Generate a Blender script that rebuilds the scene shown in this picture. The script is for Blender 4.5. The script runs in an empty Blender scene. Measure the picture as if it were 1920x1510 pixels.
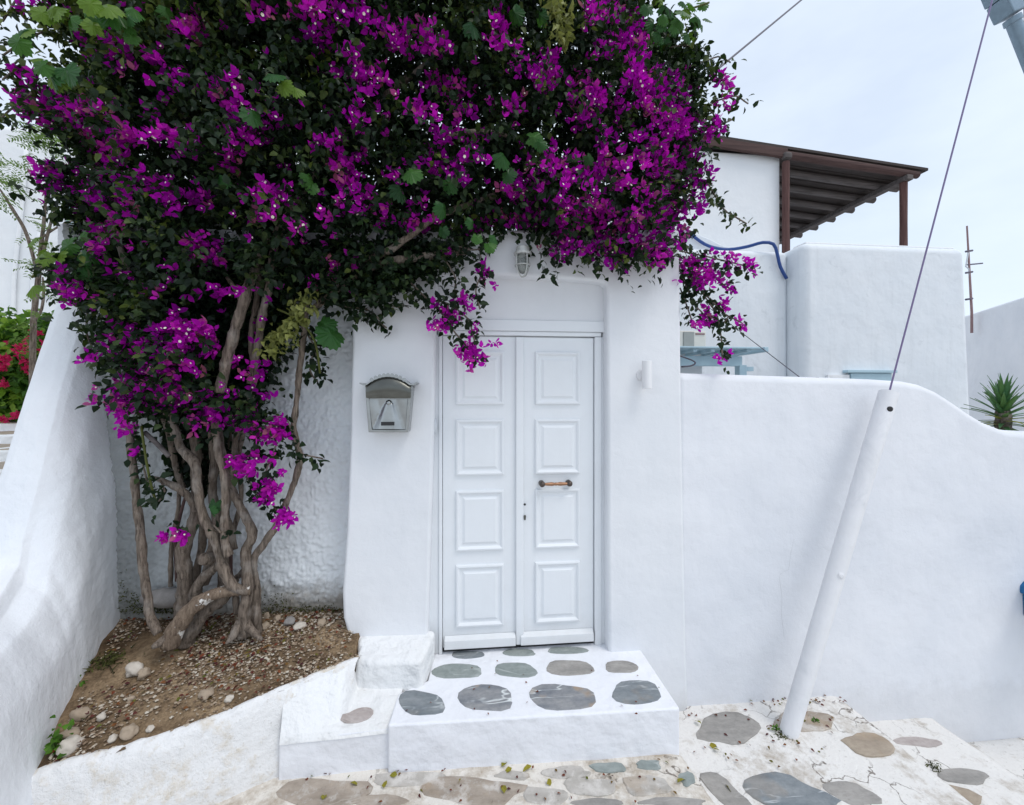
import bpy, bmesh, math, random
import numpy as np
from mathutils import Vector, Matrix, noise as mnoise

random.seed(7)
RNG = np.random.default_rng(7)
S = bpy.context.scene
C = S.collection
PI = math.pi

# ------------------------------------------------------------------ camera
FPX, CXP, HOR = 780.0, 960.0, 740.0        # focal length, centre column and horizon row in photo pixels
YAW = math.radians(5.5)
CAM = Vector((0.0, -2.55, 1.624))
cam_d = bpy.data.cameras.new('camera')
cam = bpy.data.objects.new('camera', cam_d)
C.objects.link(cam)
cam.location = CAM
cam.rotation_euler = (math.radians(90), 0, -YAW)
cam_d.sensor_width = 36.0
cam_d.lens = 36.0 * FPX / 1920.0
cam_d.shift_y = (HOR - 755.0) / 1920.0 * 1.0
cam_d.clip_start = 0.05
cam_d.clip_end = 600
S.camera = cam

# ------------------------------------------------------------------ sky and sun
SUN_EL, SUN_AZ = math.radians(60), math.radians(130)     # azimuth clockwise from +Y
w = bpy.data.worlds.new('World')
S.world = w
w.use_nodes = True
nt = w.node_tree
nt.nodes.clear()
wo = nt.nodes.new('ShaderNodeOutputWorld')
bg = nt.nodes.new('ShaderNodeBackground')
sky = nt.nodes.new('ShaderNodeTexSky')
sky.sky_type = 'NISHITA'
sky.sun_disc = False
sky.sun_elevation = SUN_EL
sky.sun_rotation = SUN_AZ
sky.air_density = 1.0
sky.dust_density = 1.5
sky.ozone_density = 1.0
tc = nt.nodes.new('ShaderNodeTexCoord')
cn = nt.nodes.new('ShaderNodeTexNoise')
cn.inputs['Scale'].default_value = 2.2
cn.inputs['Detail'].default_value = 5
cn.inputs['Roughness'].default_value = 0.55
mp = nt.nodes.new('ShaderNodeMapping')
mp.inputs['Scale'].default_value = (1, 1, 2.2)
cr = nt.nodes.new('ShaderNodeMapRange')
cr.inputs['From Min'].default_value = 0.3
cr.inputs['From Max'].default_value = 0.7
cr.inputs['To Min'].default_value = 0.62
cr.inputs['To Max'].default_value = 0.86
mx = nt.nodes.new('ShaderNodeMix')
mx.data_type = 'RGBA'
mx.inputs[7].default_value = (7.3, 8.1, 9.1, 1)        # thin bright cloud
nt.links.new(tc.outputs['Generated'], mp.inputs['Vector'])
nt.links.new(mp.outputs['Vector'], cn.inputs['Vector'])
nt.links.new(cn.outputs['Fac'], cr.inputs['Value'])
nt.links.new(cr.outputs['Result'], mx.inputs[0])
nt.links.new(sky.outputs['Color'], mx.inputs[6])
nt.links.new(mx.outputs[2], bg.inputs['Color'])
bg.inputs['Strength'].default_value = 0.12
nt.links.new(bg.outputs['Background'], wo.inputs['Surface'])

sun_d = bpy.data.lights.new('sun', 'SUN')
sun_d.energy = 1.05
sun_d.angle = math.radians(22)
sun_d.color = (1.0, 0.96, 0.91)
sun = bpy.data.objects.new('sun', sun_d)
C.objects.link(sun)
sd = Vector((math.sin(SUN_AZ) * math.cos(SUN_EL), math.cos(SUN_AZ) * math.cos(SUN_EL), math.sin(SUN_EL)))
sun.rotation_euler = (-sd).to_track_quat('-Z', 'Y').to_euler()
sun.location = (3, -6, 9)

S.view_settings.view_transform = 'Standard'
S.view_settings.look = 'None'
S.view_settings.exposure = 0.22
S.view_settings.gamma = 1.0
S.view_settings.use_curve_mapping = False

# ------------------------------------------------------------------ helpers
CY, SY = math.cos(YAW), math.sin(YAW)

def ray(px, py):
    a, b = (px - CXP) / FPX, (HOR - py) / FPX
    return Vector((a * CY + SY, CY - a * SY, b))

def at(px, py, Y):
    """the point seen at a photo pixel on the upright plane Y"""
    d = ray(px, py)
    t = (Y - CAM.y) / d.y
    return CAM + d * t

def atz(px, py, z):
    """the point seen at a photo pixel on the level z"""
    d = ray(px, py)
    t = (z - CAM.z) / d.z
    return CAM + d * t

def tag(o, label=None, cat=None, group=None, kind=None):
    if label: o['label'] = label
    if cat: o['category'] = cat
    if group: o['group'] = group
    if kind: o['kind'] = kind
    return o

def thing(name, label, cat, loc=(0, 0, 0), group=None):
    o = bpy.data.objects.new(name, None)
    C.objects.link(o)
    o.location = loc
    o.empty_display_size = 0.1
    return tag(o, label, cat, group)

def link(name, me, parent=None):
    o = bpy.data.objects.new(name, me)
    C.objects.link(o)
    if parent is not None:
        o.parent = parent
        p, loc = parent, Vector((0, 0, 0))
        while p is not None:
            loc += Vector(p.location)
            p = p.parent
        if not me.get('local'):
            o.location = -loc
            o.location = o.location
    return o

def mesh_from(name, verts, faces, mats=(), smooth=False):
    me = bpy.data.meshes.new(name)
    me.from_pydata([tuple(v) for v in verts], [], faces)
    for m in mats if isinstance(mats, (list, tuple)) else [mats]:
        me.materials.append(m)
    if smooth:
        me.polygons.foreach_set('use_smooth', [True] * len(me.polygons))
    me.update()
    return me

def obj(name, bm, m, parent=None, smooth=False, bevel=0.0, seg=3, ang=35):
    """link a bmesh as one mesh object"""
    bmesh.ops.recalc_face_normals(bm, faces=bm.faces)
    me = bpy.data.meshes.new(name)
    bm.to_mesh(me)
    bm.free()
    for mm in m if isinstance(m, (list, tuple)) else [m]:
        me.materials.append(mm)
    o = link(name, me, parent)
    if smooth or bevel:
        me.polygons.foreach_set('use_smooth', [True] * len(me.polygons))
    if bevel:
        b = o.modifiers.new('bevel', 'BEVEL')
        b.width = bevel
        b.segments = seg
        b.limit_method = 'ANGLE'
        b.angle_limit = math.radians(ang)
        wn = o.modifiers.new('normals', 'WEIGHTED_NORMAL')
        wn.keep_sharp = False
    return o

def add_box(bm, a, b):
    x0, y0, z0 = a
    x1, y1, z1 = b
    vs = [bm.verts.new(p) for p in ((x0, y0, z0), (x1, y0, z0), (x1, y1, z0), (x0, y1, z0),
                                    (x0, y0, z1), (x1, y0, z1), (x1, y1, z1), (x0, y1, z1))]
    for f in ((0, 1, 5, 4), (1, 2, 6, 5), (2, 3, 7, 6), (3, 0, 4, 7), (4, 5, 6, 7), (3, 2, 1, 0)):
        bm.faces.new([vs[i] for i in f])
    return vs

def bx(a, b):
    bm = bmesh.new()
    add_box(bm, a, b)
    return bm

def add_prism(bm, pts, d):
    """polygon of points pushed along vector d"""
    d = Vector(d)
    a = [bm.verts.new(p) for p in pts]
    b = [bm.verts.new(Vector(p) + d) for p in pts]
    n = len(pts)
    bm.faces.new(a)
    bm.faces.new(list(reversed(b)))
    for i in range(n):
        j = (i + 1) % n
        bm.faces.new((a[i], b[i], b[j], a[j]))

def smooth_path(pts, radii, step=0.04):
    pts = [Vector(p) for p in pts]
    n = len(pts)
    P, R = [], []
    for i in range(n - 1):
        p0, p1, p2, p3 = pts[max(i - 1, 0)], pts[i], pts[i + 1], pts[min(i + 2, n - 1)]
        k = max(2, int((p2 - p1).length / step))
        for s in range(k):
            t = s / k
            q = 0.5 * ((2 * p1) + (p2 - p0) * t + (2 * p0 - 5 * p1 + 4 * p2 - p3) * t * t + (3 * p1 - p0 - 3 * p2 + p3) * t ** 3)
            P.append(q)
            R.append(radii[i] * (1 - t) + radii[i + 1] * t)
    P.append(pts[-1])
    R.append(radii[-1])
    return P, R

def add_tube(bm, pts, radii, sides=8, step=0.04, rough=0.0, cap=True, smooth=True):
    if not isinstance(radii, (list, tuple)):
        radii = [radii] * len(pts)
    P, R = smooth_path(pts, radii, step) if smooth else ([Vector(p) for p in pts], list(radii))
    rings = []
    up = Vector((0.13, 0.31, 0.94))
    for i, p in enumerate(P):
        t = (P[min(i + 1, len(P) - 1)] - P[max(i - 1, 0)]).normalized()
        u = up - t * up.dot(t)
        if u.length < 1e-3:
            u = Vector((1, 0, 0)) - t * t.x
        u.normalize()
        up = u
        v = t.cross(u)
        ring = []
        for k in range(sides):
            a = 2 * PI * k / sides
            d = u * math.cos(a) + v * math.sin(a)
            r = R[i]
            if rough:
                r *= 1 + rough * mnoise.noise((p + d * r) * 16.0) + rough * 0.6 * mnoise.noise((p + d * r) * 45.0)
            ring.append(bm.verts.new(p + d * r))
        rings.append(ring)
    for a, b in zip(rings, rings[1:]):
        for k in range(sides):
            j = (k + 1) % sides
            bm.faces.new((a[k], a[j], b[j], b[k]))
    if cap:
        bm.faces.new(list(reversed(rings[0])))
        bm.faces.new(rings[-1])
    return bm

def tube(pts, radii, **k):
    return add_tube(bmesh.new(), pts, radii, **k)

def add_lathe(bm, origin, axis, prof, sides=20):
    """profile of (distance along axis, radius) turned about an axis"""
    o, ax = Vector(origin), Vector(axis).normalized()
    u = ax.orthogonal().normalized()
    v = ax.cross(u)
    rings = []
    for h, r in prof:
        r = max(r, 1e-4)
        rings.append([bm.verts.new(o + ax * h + (u * math.cos(2 * PI * k / sides) + v * math.sin(2 * PI * k / sides)) * r) for k in range(sides)])
    for a, b in zip(rings, rings[1:]):
        for k in range(sides):
            j = (k + 1) % sides
            bm.faces.new((a[k], a[j], b[j], b[k]))
    bm.faces.new(rings[0])
    bm.faces.new(rings[-1])
    return bm

def lathe(*a, **k):
    return add_lathe(bmesh.new(), *a, **k)

def grid_mesh(name, fn, nu, nv, m, parent=None):
    """sheet of nu x nv quads through fn(u, v)"""
    vs = [fn(i / nu, j / nv) for j in range(nv + 1) for i in range(nu + 1)]
    fs = [(j * (nu + 1) + i, j * (nu + 1) + i + 1, (j + 1) * (nu + 1) + i + 1, (j + 1) * (nu + 1) + i) for j in range(nv) for i in range(nu)]
    return link(name, mesh_from(name, vs, fs, m, True), parent)

def fbm(p, s, o=3):
    v, a, t = 0.0, 1.0, 0.0
    q = Vector(p) * s
    for _ in range(o):
        v += a * mnoise.noise(q)
        t += a
        a *= 0.5
        q = q * 2.1
    return v / t

# ------------------------------------------------------------------ materials
class NT:
    def __init__(s, name):
        s.m = bpy.data.materials.new(name)
        s.m.use_nodes = True
        s.t = s.m.node_tree
        s.t.nodes.clear()
        s.out = s.n('ShaderNodeOutputMaterial')
        s.pos = s.n('ShaderNodeNewGeometry').outputs['Position']
    def n(s, kind, **k):
        nd = s.t.nodes.new(kind)
        for a, v in k.items():
            if hasattr(nd, a) and a not in nd.inputs:
                setattr(nd, a, v)
        return nd
    def l(s, a, b):
        s.t.links.new(a, b)
    def noise(s, scale, detail=4, rough=0.55, vec=None, stretch=None, dist=0.0):
        nd = s.n('ShaderNodeTexNoise')
        nd.inputs['Scale'].default_value = scale
        nd.inputs['Detail'].default_value = detail
        nd.inputs['Roughness'].default_value = rough
        nd.inputs['Distortion'].default_value = dist
        v = vec or s.pos
        if stretch:
            mpn = s.n('ShaderNodeMapping')
            mpn.inputs['Scale'].default_value = stretch
            s.l(v, mpn.inputs['Vector'])
            v = mpn.outputs['Vector']
        s.l(v, nd.inputs['Vector'])
        return nd.outputs['Fac']
    def voro(s, scale, feature='F1', rand=1.0, vec=None):
        nd = s.n('ShaderNodeTexVoronoi')
        nd.feature = feature
        nd.inputs['Scale'].default_value = scale
        nd.inputs['Randomness'].default_value = rand
        s.l(vec or s.pos, nd.inputs['Vector'])
        return nd
    def ramp(s, fac, stops):
        nd = s.n('ShaderNodeValToRGB')
        e = nd.color_ramp.elements
        while len(e) < len(stops):
            e.new(0.5)
        for k, (p, c) in enumerate(stops):
            e[k].position = p
            e[k].color = (*c, 1) if len(c) == 3 else c
        s.l(fac, nd.inputs['Fac'])
        return nd.outputs['Color']
    def rng(s, fac, a, b, c=0.0, d=1.0):
        nd = s.n('ShaderNodeMapRange')
        for k, v in zip(('From Min', 'From Max', 'To Min', 'To Max'), (a, b, c, d)):
            nd.inputs[k].default_value = v
        s.l(fac, nd.inputs['Value'])
        return nd.outputs['Result']
    def math(s, op, a, b=0.0):
        nd = s.n('ShaderNodeMath')
        nd.operation = op
        for k, v in enumerate((a, b)):
            if isinstance(v, (int, float)):
                nd.inputs[k].default_value = v
            else:
                s.l(v, nd.inputs[k])
        return nd.outputs[0]
    def mix(s, fac, a, b, blend='MIX'):
        nd = s.n('ShaderNodeMix')
        nd.data_type = 'RGBA'
        nd.blend_type = blend
        for k, v in ((0, fac), (6, a), (7, b)):
            if isinstance(v, (int, float)):
                nd.inputs[k].default_value = v
            elif isinstance(v, tuple):
                nd.inputs[k].default_value = (*v, 1)
            else:
                s.l(v, nd.inputs[k])
        return nd.outputs[2]
    def bump(s, h, strength, dist, prev=None):
        nd = s.n('ShaderNodeBump')
        nd.inputs['Strength'].default_value = strength
        nd.inputs['Distance'].default_value = dist
        s.l(h, nd.inputs['Height'])
        if prev is not None:
            s.l(prev, nd.inputs['Normal'])
        return nd.outputs['Normal']
    def sep(s):
        nd = s.n('ShaderNodeSeparateXYZ')
        s.l(s.pos, nd.inputs[0])
        return nd.outputs
    def attr(s, name):
        nd = s.n('ShaderNodeAttribute')
        nd.attribute_name = name
        return nd.outputs['Fac']
    def bsdf(s, color, rough=0.8, metal=0.0, normal=None, spec=0.5, **extra):
        nd = s.n('ShaderNodeBsdfPrincipled')
        for k, v in (('Base Color', color), ('Roughness', rough), ('Metallic', metal), ('Specular IOR Level', spec)):
            if isinstance(v, (int, float)):
                nd.inputs[k].default_value = v
            elif isinstance(v, tuple):
                nd.inputs[k].default_value = (*v, 1)
            else:
                s.l(v, nd.inputs[k])
        for k, v in extra.items():
            nd.inputs[k].default_value = v
        if normal is not None:
            s.l(normal, nd.inputs['Normal'])
        return nd.outputs['BSDF']
    def done(s, sh):
        s.l(sh, s.out.inputs['Surface'])
        return s.m

def plaster(name,  a=(0.79, 0.80, 0.83), b=(0.70, 0.72, 0.76), fine=0.35, lump=0.5, streak=0.0, lumpscale=2.2, spots=0.0, grime=None, shade_algae=None):
    t = NT(name)
    big = t.noise(0.9, 4, 0.6)
    col = t.mix(t.rng(big, 0.35, 0.68), a, b)
    speck = t.noise(38, 3, 0.7)
    col = t.mix(t.rng(speck, 0.62, 0.8, 0, 0.10), col, (0.52, 0.53, 0.55))
    if streak:
        st = t.noise(1.0, 5, 0.65, stretch=(9, 9, 0.7))
        col = t.mix(t.rng(st, 0.52, 0.78, 0, streak), col, (0.47, 0.49, 0.50))
    if spots:
        sp = t.noise(3.3, 6, 0.72, dist=0.6)
        col = t.mix(t.rng(sp, 0.58, 0.72, 0, spots), col, (0.42, 0.45, 0.48))
    if grime:                                        # dirt splashed up from the earth, edge broken up by noise
        z0, z1, c1, amt = grime
        n = t.noise(9, 6, 0.7)
        zz = t.math('ADD', t.sep()[2], t.math('MULTIPLY', t.math('SUBTRACT', n, 0.5), 0.34))
        col = t.mix(t.rng(zz, z0, z1, amt, 0.0), col, t.mix(t.noise(24, 3), c1, (0.05, 0.045, 0.03)))
    if shade_algae:                                       # corner shade painted into the wall colour, along with dark algae
        mx0, mx1, amt = shade_algae
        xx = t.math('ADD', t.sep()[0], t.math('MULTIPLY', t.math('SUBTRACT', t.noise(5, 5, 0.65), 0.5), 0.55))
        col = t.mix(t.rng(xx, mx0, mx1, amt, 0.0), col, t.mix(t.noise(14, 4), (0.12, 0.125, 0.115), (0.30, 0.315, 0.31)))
    nb = t.bump(t.noise(lumpscale, 3, 0.5), lump, 0.05)
    nb = t.bump(t.noise(22, 4, 0.6), fine, 0.006, nb)
    nb = t.bump(t.noise(150, 3, 0.6), fine, 0.0018, nb)
    return t.done(t.bsdf(col, 0.88, normal=nb, spec=0.25))

def simple(name, col, rough=0.5, metal=0.0, var=0.15, scale=20, bump=0.0, spec=0.5):
    t = NT(name)
    n = t.noise(scale, 4, 0.6)
    dark = tuple(c * (1 - var) for c in col)
    lite = tuple(min(1, c * (1 + var)) for c in col)
    nb = t.bump(t.noise(scale * 2.5, 3), bump, 0.004) if bump else None
    return t.done(t.bsdf(t.mix(n, dark, lite), rough, metal, nb, spec))

def wood(name, a, b, rough=0.8, axis=(1.5, 26, 26), bump=0.4):
    t = NT(name)
    n = t.noise(1.0, 5, 0.65, stretch=axis, dist=0.4)
    col = t.mix(t.rng(n, 0.3, 0.7), a, b)
    return t.done(t.bsdf(col, rough, normal=t.bump(n, bump, 0.01), spec=0.3))

def leafmat(name, stops, rough=0.42, trans=0.3, tint=(0.10, 0.17, 0.02), spec=0.28):
    t = NT(name)
    v = t.attr('v')
    col = t.ramp(v, stops)
    n = t.noise(60, 2)
    col = t.mix(t.rng(n, 0.3, 0.7, 0.0, 0.35), col, t.mix(0.6, col, (0.0, 0.0, 0.0)))
    p = t.bsdf(col, rough, spec=spec)
    tr = t.n('ShaderNodeBsdfTranslucent')
    t.l(t.mix(0.5, col, tint), tr.inputs['Color'])
    ms = t.n('ShaderNodeMixShader')
    ms.inputs[0].default_value = trans
    t.l(p, ms.inputs[1])
    t.l(tr.outputs[0], ms.inputs[2])
    return t.done(ms.outputs[0])

M = {}
M['wall'] = plaster('whitewash_smooth', lump=0.6, fine=0.5, streak=0.07, spots=0.06, grime=(-0.44, -0.34, (0.50, 0.46, 0.40), 0.12))
M['portal'] = plaster('whitewash_portal', a=(0.79, 0.80, 0.82), b=(0.71, 0.73, 0.76), lump=0.45, fine=0.45, streak=0.05, grime=(-0.44, -0.26, (0.50, 0.46, 0.40), 0.30))
M['buttress'] = plaster('whitewash_thick', a=(0.82, 0.84, 0.87), b=(0.77, 0.80, 0.84), lump=0.45, fine=0.8, lumpscale=4, grime=(0.28, 0.50, (0.30, 0.25, 0.18), 0.0))
M['stucco'] = plaster('whitewash_stucco', a=(0.76, 0.79, 0.81), b=(0.66, 0.70, 0.73), fine=0.8, lump=0.3, grime=(0.30, 0.46, (0.22, 0.15, 0.07), 0.75), shade_algae=(-1.95, -1.45, 0.8))
M['step'] = plaster('whitewash_step', a=(0.84, 0.85, 0.88), b=(0.77, 0.78, 0.82), fine=0.7, lump=0.5, lumpscale=6)
M['rough'] = plaster('whitewash_rough', a=(0.81, 0.82, 0.83), b=(0.76, 0.755, 0.735), fine=1.0, lump=0.8, lumpscale=9)
M['house'] = plaster('whitewash_house', a=(0.80, 0.83, 0.86), b=(0.74, 0.78, 0.82), lump=0.6, streak=0.20, spots=0.34)
M['housewarm'] = plaster('whitewash_plain_house', a=(0.83, 0.84, 0.85), b=(0.78, 0.80, 0.82), lump=0.6)
t = NT('white_door_paint')
b1 = t.noise(1.0, 4, 0.6, stretch=(120, 120, 3))
g1 = t.noise(2.4, 6, 0.7)
col = t.mix(t.rng(g1, 0.45, 0.75, 0, 0.35), (0.77, 0.795, 0.82), (0.66, 0.68, 0.69))
low = t.math('ADD', t.sep()[2], t.math('MULTIPLY', t.math('SUBTRACT', t.noise(11, 5, 0.7), 0.5), 0.25))
col = t.mix(t.rng(low, 0.02, 0.22, 0.35, 0.0), col, (0.50, 0.48, 0.45))
M['door'] = t.done(t.bsdf(col, 0.42, normal=t.bump(g1, 0.15, 0.02, t.bump(b1, 0.25, 0.0015)), spec=0.4))
M['pipe'] = plaster('white_pipe_paint', a=(0.80, 0.80, 0.82), b=(0.70, 0.70, 0.71), fine=0.45, lump=0.10, lumpscale=7, spots=0.30)
M['black'] = simple('dark_gap', (0.02, 0.02, 0.022), 0.7)
M['steel'] = simple('galvanised_sheet', (0.36, 0.375, 0.375), 0.28, 0.95, 0.3, 14, 0.2)
M['steeldark'] = simple('weathered_sheet', (0.13, 0.132, 0.12), 0.30, 0.95, 0.35, 12, 0.15)
M['brass'] = simple('worn_brass', (0.36, 0.20, 0.12), 0.42, 0.9, 0.3, 60)
M['bronze'] = simple('dark_bronze', (0.10, 0.08, 0.07), 0.4, 0.8, 0.3, 60)
M['greypaint'] = simple('pale_grey_paint', (0.60, 0.63, 0.66), 0.5, var=0.08)
M['lampgrey'] = simple('lamp_cast_metal', (0.52, 0.53, 0.51), 0.5, 0.3, 0.2, 30)
M['lampwhite'] = simple('white_lamp_paint', (0.78, 0.78, 0.79), 0.4, var=0.03)
t = NT('lamp_glass')
M['glass'] = t.done(t.bsdf((0.55, 0.58, 0.55), 0.12, spec=0.6, **{'Transmission Weight': 0.75, 'IOR': 1.45}))
M['brownwood'] = wood('stained_brown_wood', (0.052, 0.030, 0.028), (0.10, 0.058, 0.052))
M['postwood'] = wood('stained_brown_post', (0.068, 0.030, 0.028), (0.14, 0.075, 0.066), axis=(26, 26, 1.5))
M['greywood'] = wood('weathered_grey_wood', (0.065, 0.056, 0.054), (0.15, 0.13, 0.125))
M['darkdeck'] = wood('dark_roof_boards', (0.030, 0.024, 0.022), (0.075, 0.06, 0.055))
M['polewood'] = wood('old_pole_wood', (0.12, 0.08, 0.07), (0.24, 0.17, 0.16), axis=(26, 26, 1.2))
M['paleblue'] = simple('pale_blue_paint', (0.42, 0.58, 0.66), 0.55, var=0.1, scale=9)
M['bluehose'] = simple('blue_hose_plastic', (0.015, 0.06, 0.24), 0.4)
M['bluebin'] = simple('blue_plastic', (0.004, 0.12, 0.30), 0.4, var=0.1)
M['cable'] = simple('dark_cable', (0.09, 0.08, 0.11), 0.6)
M['violetcable'] = simple('stay_cable', (0.17, 0.13, 0.26), 0.5)
M['rust'] = simple('rusty_red_mast', (0.26, 0.16, 0.16), 0.7, var=0.3, scale=30)
M['cream'] = simple('cream_plastic', (0.72, 0.69, 0.63), 0.5, var=0.05)
M['grille'] = simple('grey_grille', (0.35, 0.36, 0.34), 0.5)
M['steelblue'] = simple('grey_blue_lamp_metal', (0.22, 0.30, 0.37), 0.42, 0.35, 0.2, 25)

# bark
t = NT('bark')
n1 = t.noise(1.0, 5, 0.7, stretch=(70, 70, 9), dist=0.5)
n2 = t.noise(11, 4, 0.6)
col = t.mix(t.rng(n1, 0.3, 0.72), (0.035, 0.025, 0.019), (0.31, 0.25, 0.20))
col = t.mix(t.rng(n2, 0.5, 0.75, 0, 0.6), col, (0.38, 0.345, 0.31))
M['bark'] = t.done(t.bsdf(col, 0.9, normal=t.bump(n1, 0.9, 0.012), spec=0.2))
t = NT('bark_with_lime')
n1 = t.noise(1.0, 5, 0.7, stretch=(70, 70, 9), dist=0.5)
n2 = t.noise(13, 5, 0.65)
col = t.mix(t.rng(n1, 0.3, 0.72), (0.075, 0.05, 0.036), (0.30, 0.23, 0.17))
col = t.mix(t.rng(n2, 0.60, 0.64), col, (0.72, 0.70, 0.66))
M['barklime'] = t.done(t.bsdf(col, 0.9, normal=t.bump(n1, 0.8, 0.010), spec=0.2))

# soil
t = NT('dry_soil')
n1, n2 = t.noise(3.2, 5, 0.65), t.noise(70, 4, 0.7)
col = t.ramp(n1, [(0.30, (0.075, 0.048, 0.028)), (0.48, (0.21, 0.145, 0.088)), (0.64, (0.42, 0.305, 0.19))])
col = t.mix(t.rng(t.noise(8, 5, 0.7), 0.55, 0.70, 0, 0.6), col, (0.06, 0.038, 0.024))
col = t.mix(t.rng(n2, 0.35, 0.6), t.mix(0.45, col, (0.03, 0.02, 0.012)), col)
M['soil'] = t.done(t.bsdf(col, 0.95, normal=t.bump(n2, 0.9, 0.012), spec=0.1))
t = NT('gravel_chips')
v = t.attr('v')
M['chips'] = t.done(t.bsdf(t.ramp(v, [(0.0, (0.10, 0.065, 0.04)), (0.35, (0.24, 0.17, 0.115)), (0.65, (0.36, 0.28, 0.20)), (1.0, (0.56, 0.51, 0.43))]), 0.85, spec=0.2))
def pebble(name, a, b):
    t = NT(name)
    return t.done(t.bsdf(t.mix(t.noise(28, 5, 0.65), a, b), 0.8, normal=t.bump(t.noise(90, 3), 0.4, 0.003), spec=0.3))
M['peb_tan'] = pebble('tan_pebble', (0.26, 0.19, 0.13), (0.48, 0.40, 0.31))
M['peb_grey'] = pebble('grey_pebble', (0.16, 0.15, 0.145), (0.36, 0.34, 0.32))
M['peb_white'] = pebble('pale_pebble', (0.42, 0.37, 0.31), (0.66, 0.61, 0.54))

# flat stones with veins
def slate(name, a, b, vein, va=0.5, ochre=0.0, rot=0.6, lime=0.0):
    t = NT(name)
    mpn = t.n('ShaderNodeMapping')
    mpn.inputs['Rotation'].default_value = (0, 0, rot)
    mpn.inputs['Scale'].default_value = (1.0, 3.2, 1.0)
    t.l(t.pos, mpn.inputs['Vector'])
    vec = mpn.outputs['Vector']
    n = t.noise(4.5, 6, 0.65, vec)
    n3 = t.noise(36, 5, 0.7)
    col = t.mix(t.rng(n, 0.32, 0.66), a, b)
    col = t.mix(t.rng(n3, 0.45, 0.75, 0, 0.35), col, tuple(c * 0.55 for c in a))
    ve = t.math('ABSOLUTE', t.math('SUBTRACT', t.noise(2.0, 3, 0.5, vec, dist=0.5), 0.5))
    vm_ = t.math('MULTIPLY', t.rng(ve, 0.002, 0.016, va, 0), t.rng(t.noise(7, 3), 0.42, 0.60))
    col = t.mix(vm_, col, vein)
    if ochre:
        col = t.mix(t.rng(t.noise(4.2, 3), 0.56, 0.64, 0, ochre), col, (0.42, 0.27, 0.13))
    if lime:
        col = t.mix(t.rng(t.noise(9, 6, 0.7), 0.50, 0.62, 0, lime), col, (0.66, 0.63, 0.59))
        col = t.mix(t.rng(t.noise(30, 5, 0.7), 0.60, 0.70, 0, 0.6), col, (0.12, 0.095, 0.07))
    return t.done(t.bsdf(col, 0.72, normal=t.bump(t.noise(7, 4, 0.6), 0.5, 0.02, t.bump(n3, 0.5, 0.003)), spec=0.3))
SL = [slate('slate_blue_grey', (0.15, 0.175, 0.195), (0.28, 0.30, 0.31), (0.62, 0.65, 0.66), 0.75, 0.15, 0.9),
      slate('slate_green_grey', (0.22, 0.255, 0.245), (0.33, 0.36, 0.345), (0.55, 0.58, 0.57), 0.45, 0, -0.7),
      slate('stone_grey', (0.25, 0.24, 0.225), (0.38, 0.36, 0.335), (0.5, 0.48, 0.45), 0.25, 0, 0.3),
      slate('stone_beige', (0.30, 0.245, 0.19), (0.44, 0.37, 0.29), (0.54, 0.48, 0.40), 0.3, 0.2, 0.2),
      slate('stone_pink_grey', (0.34, 0.29, 0.27), (0.48, 0.43, 0.41), (0.6, 0.56, 0.54), 0.3, 0.2, -0.3),
      slate('slate_veined', (0.16, 0.175, 0.20), (0.33, 0.33, 0.33), (0.72, 0.75, 0.75), 0.95, 0.5, 1.1)]

# street whitewash, worn down to cement with hairline cracks
def pave(name, white, cement, amount, crack=0.8):
    t = NT(name)
    n = t.noise(2.6, 7, 0.68, dist=0.3)
    n2 = t.noise(17, 6, 0.72)
    mixf = t.math('ADD', n, t.math('MULTIPLY', t.math('SUBTRACT', n2, 0.5), 0.6))
    col = t.mix(t.rng(mixf, 0.5 - amount, 0.72 - amount), white, cement)
    n4 = t.noise(52, 4, 0.7)
    col = t.mix(t.rng(n4, 0.60, 0.74, 0, 0.5), col, tuple(c * 0.55 for c in cement))
    warp = t.n('ShaderNodeVectorMath')
    warp.operation = 'MULTIPLY_ADD'
    nc = t.n('ShaderNodeTexNoise')
    nc.inputs['Scale'].default_value = 6
    nc.inputs['Detail'].default_value = 5
    t.l(t.pos, nc.inputs['Vector'])
    t.l(nc.outputs['Color'], warp.inputs[0])
    warp.inputs[1].default_value = (0.32, 0.32, 0.32)
    t.l(t.pos, warp.inputs[2])
    vo = t.voro(2.6, 'DISTANCE_TO_EDGE', 1.0, warp.outputs[0])
    brk = t.rng(t.noise(2.3, 3), 0.46, 0.56)
    cf = t.math('MULTIPLY', t.rng(vo.outputs['Distance'], 0.004, 0.016, crack, 0.0), brk)
    col = t.mix(cf, col, (0.10, 0.075, 0.055))
    nb = t.bump(n, 0.5, 0.02)
    nb = t.bump(n2, 0.9, 0.012, nb)
    nb = t.bump(n4, 0.8, 0.004, nb)
    return t.done(t.bsdf(col, 0.92, normal=nb, spec=0.15))
M['pave'] = pave('worn_whitewashed_paving', (0.76, 0.74, 0.71), (0.42, 0.365, 0.30), -0.01)
M['pavedirty'] = pave('dirty_whitewashed_paving', (0.74, 0.70, 0.64), (0.42, 0.355, 0.28), 0.07)
M['kerb'] = pave('stained_whitewash', (0.80, 0.80, 0.80), (0.62, 0.54, 0.42), 0.0, 0.0)
M['palestone'] = slate('stone_pale_grey', (0.36, 0.335, 0.30), (0.52, 0.49, 0.45), (0.62, 0.60, 0.57), 0.3, 0.25, 0.2, 0.75)
M['brownstone'] = slate('stone_brown_grey', (0.27, 0.225, 0.18), (0.43, 0.37, 0.31), (0.58, 0.54, 0.48), 0.3, 0.2, 0.1, 0.65)
SL += [M['palestone'], M['brownstone']]
M['ground'] = pave('village_ground', (0.6, 0.58, 0.55), (0.36, 0.32, 0.28), 0.1, 0.3)

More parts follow.
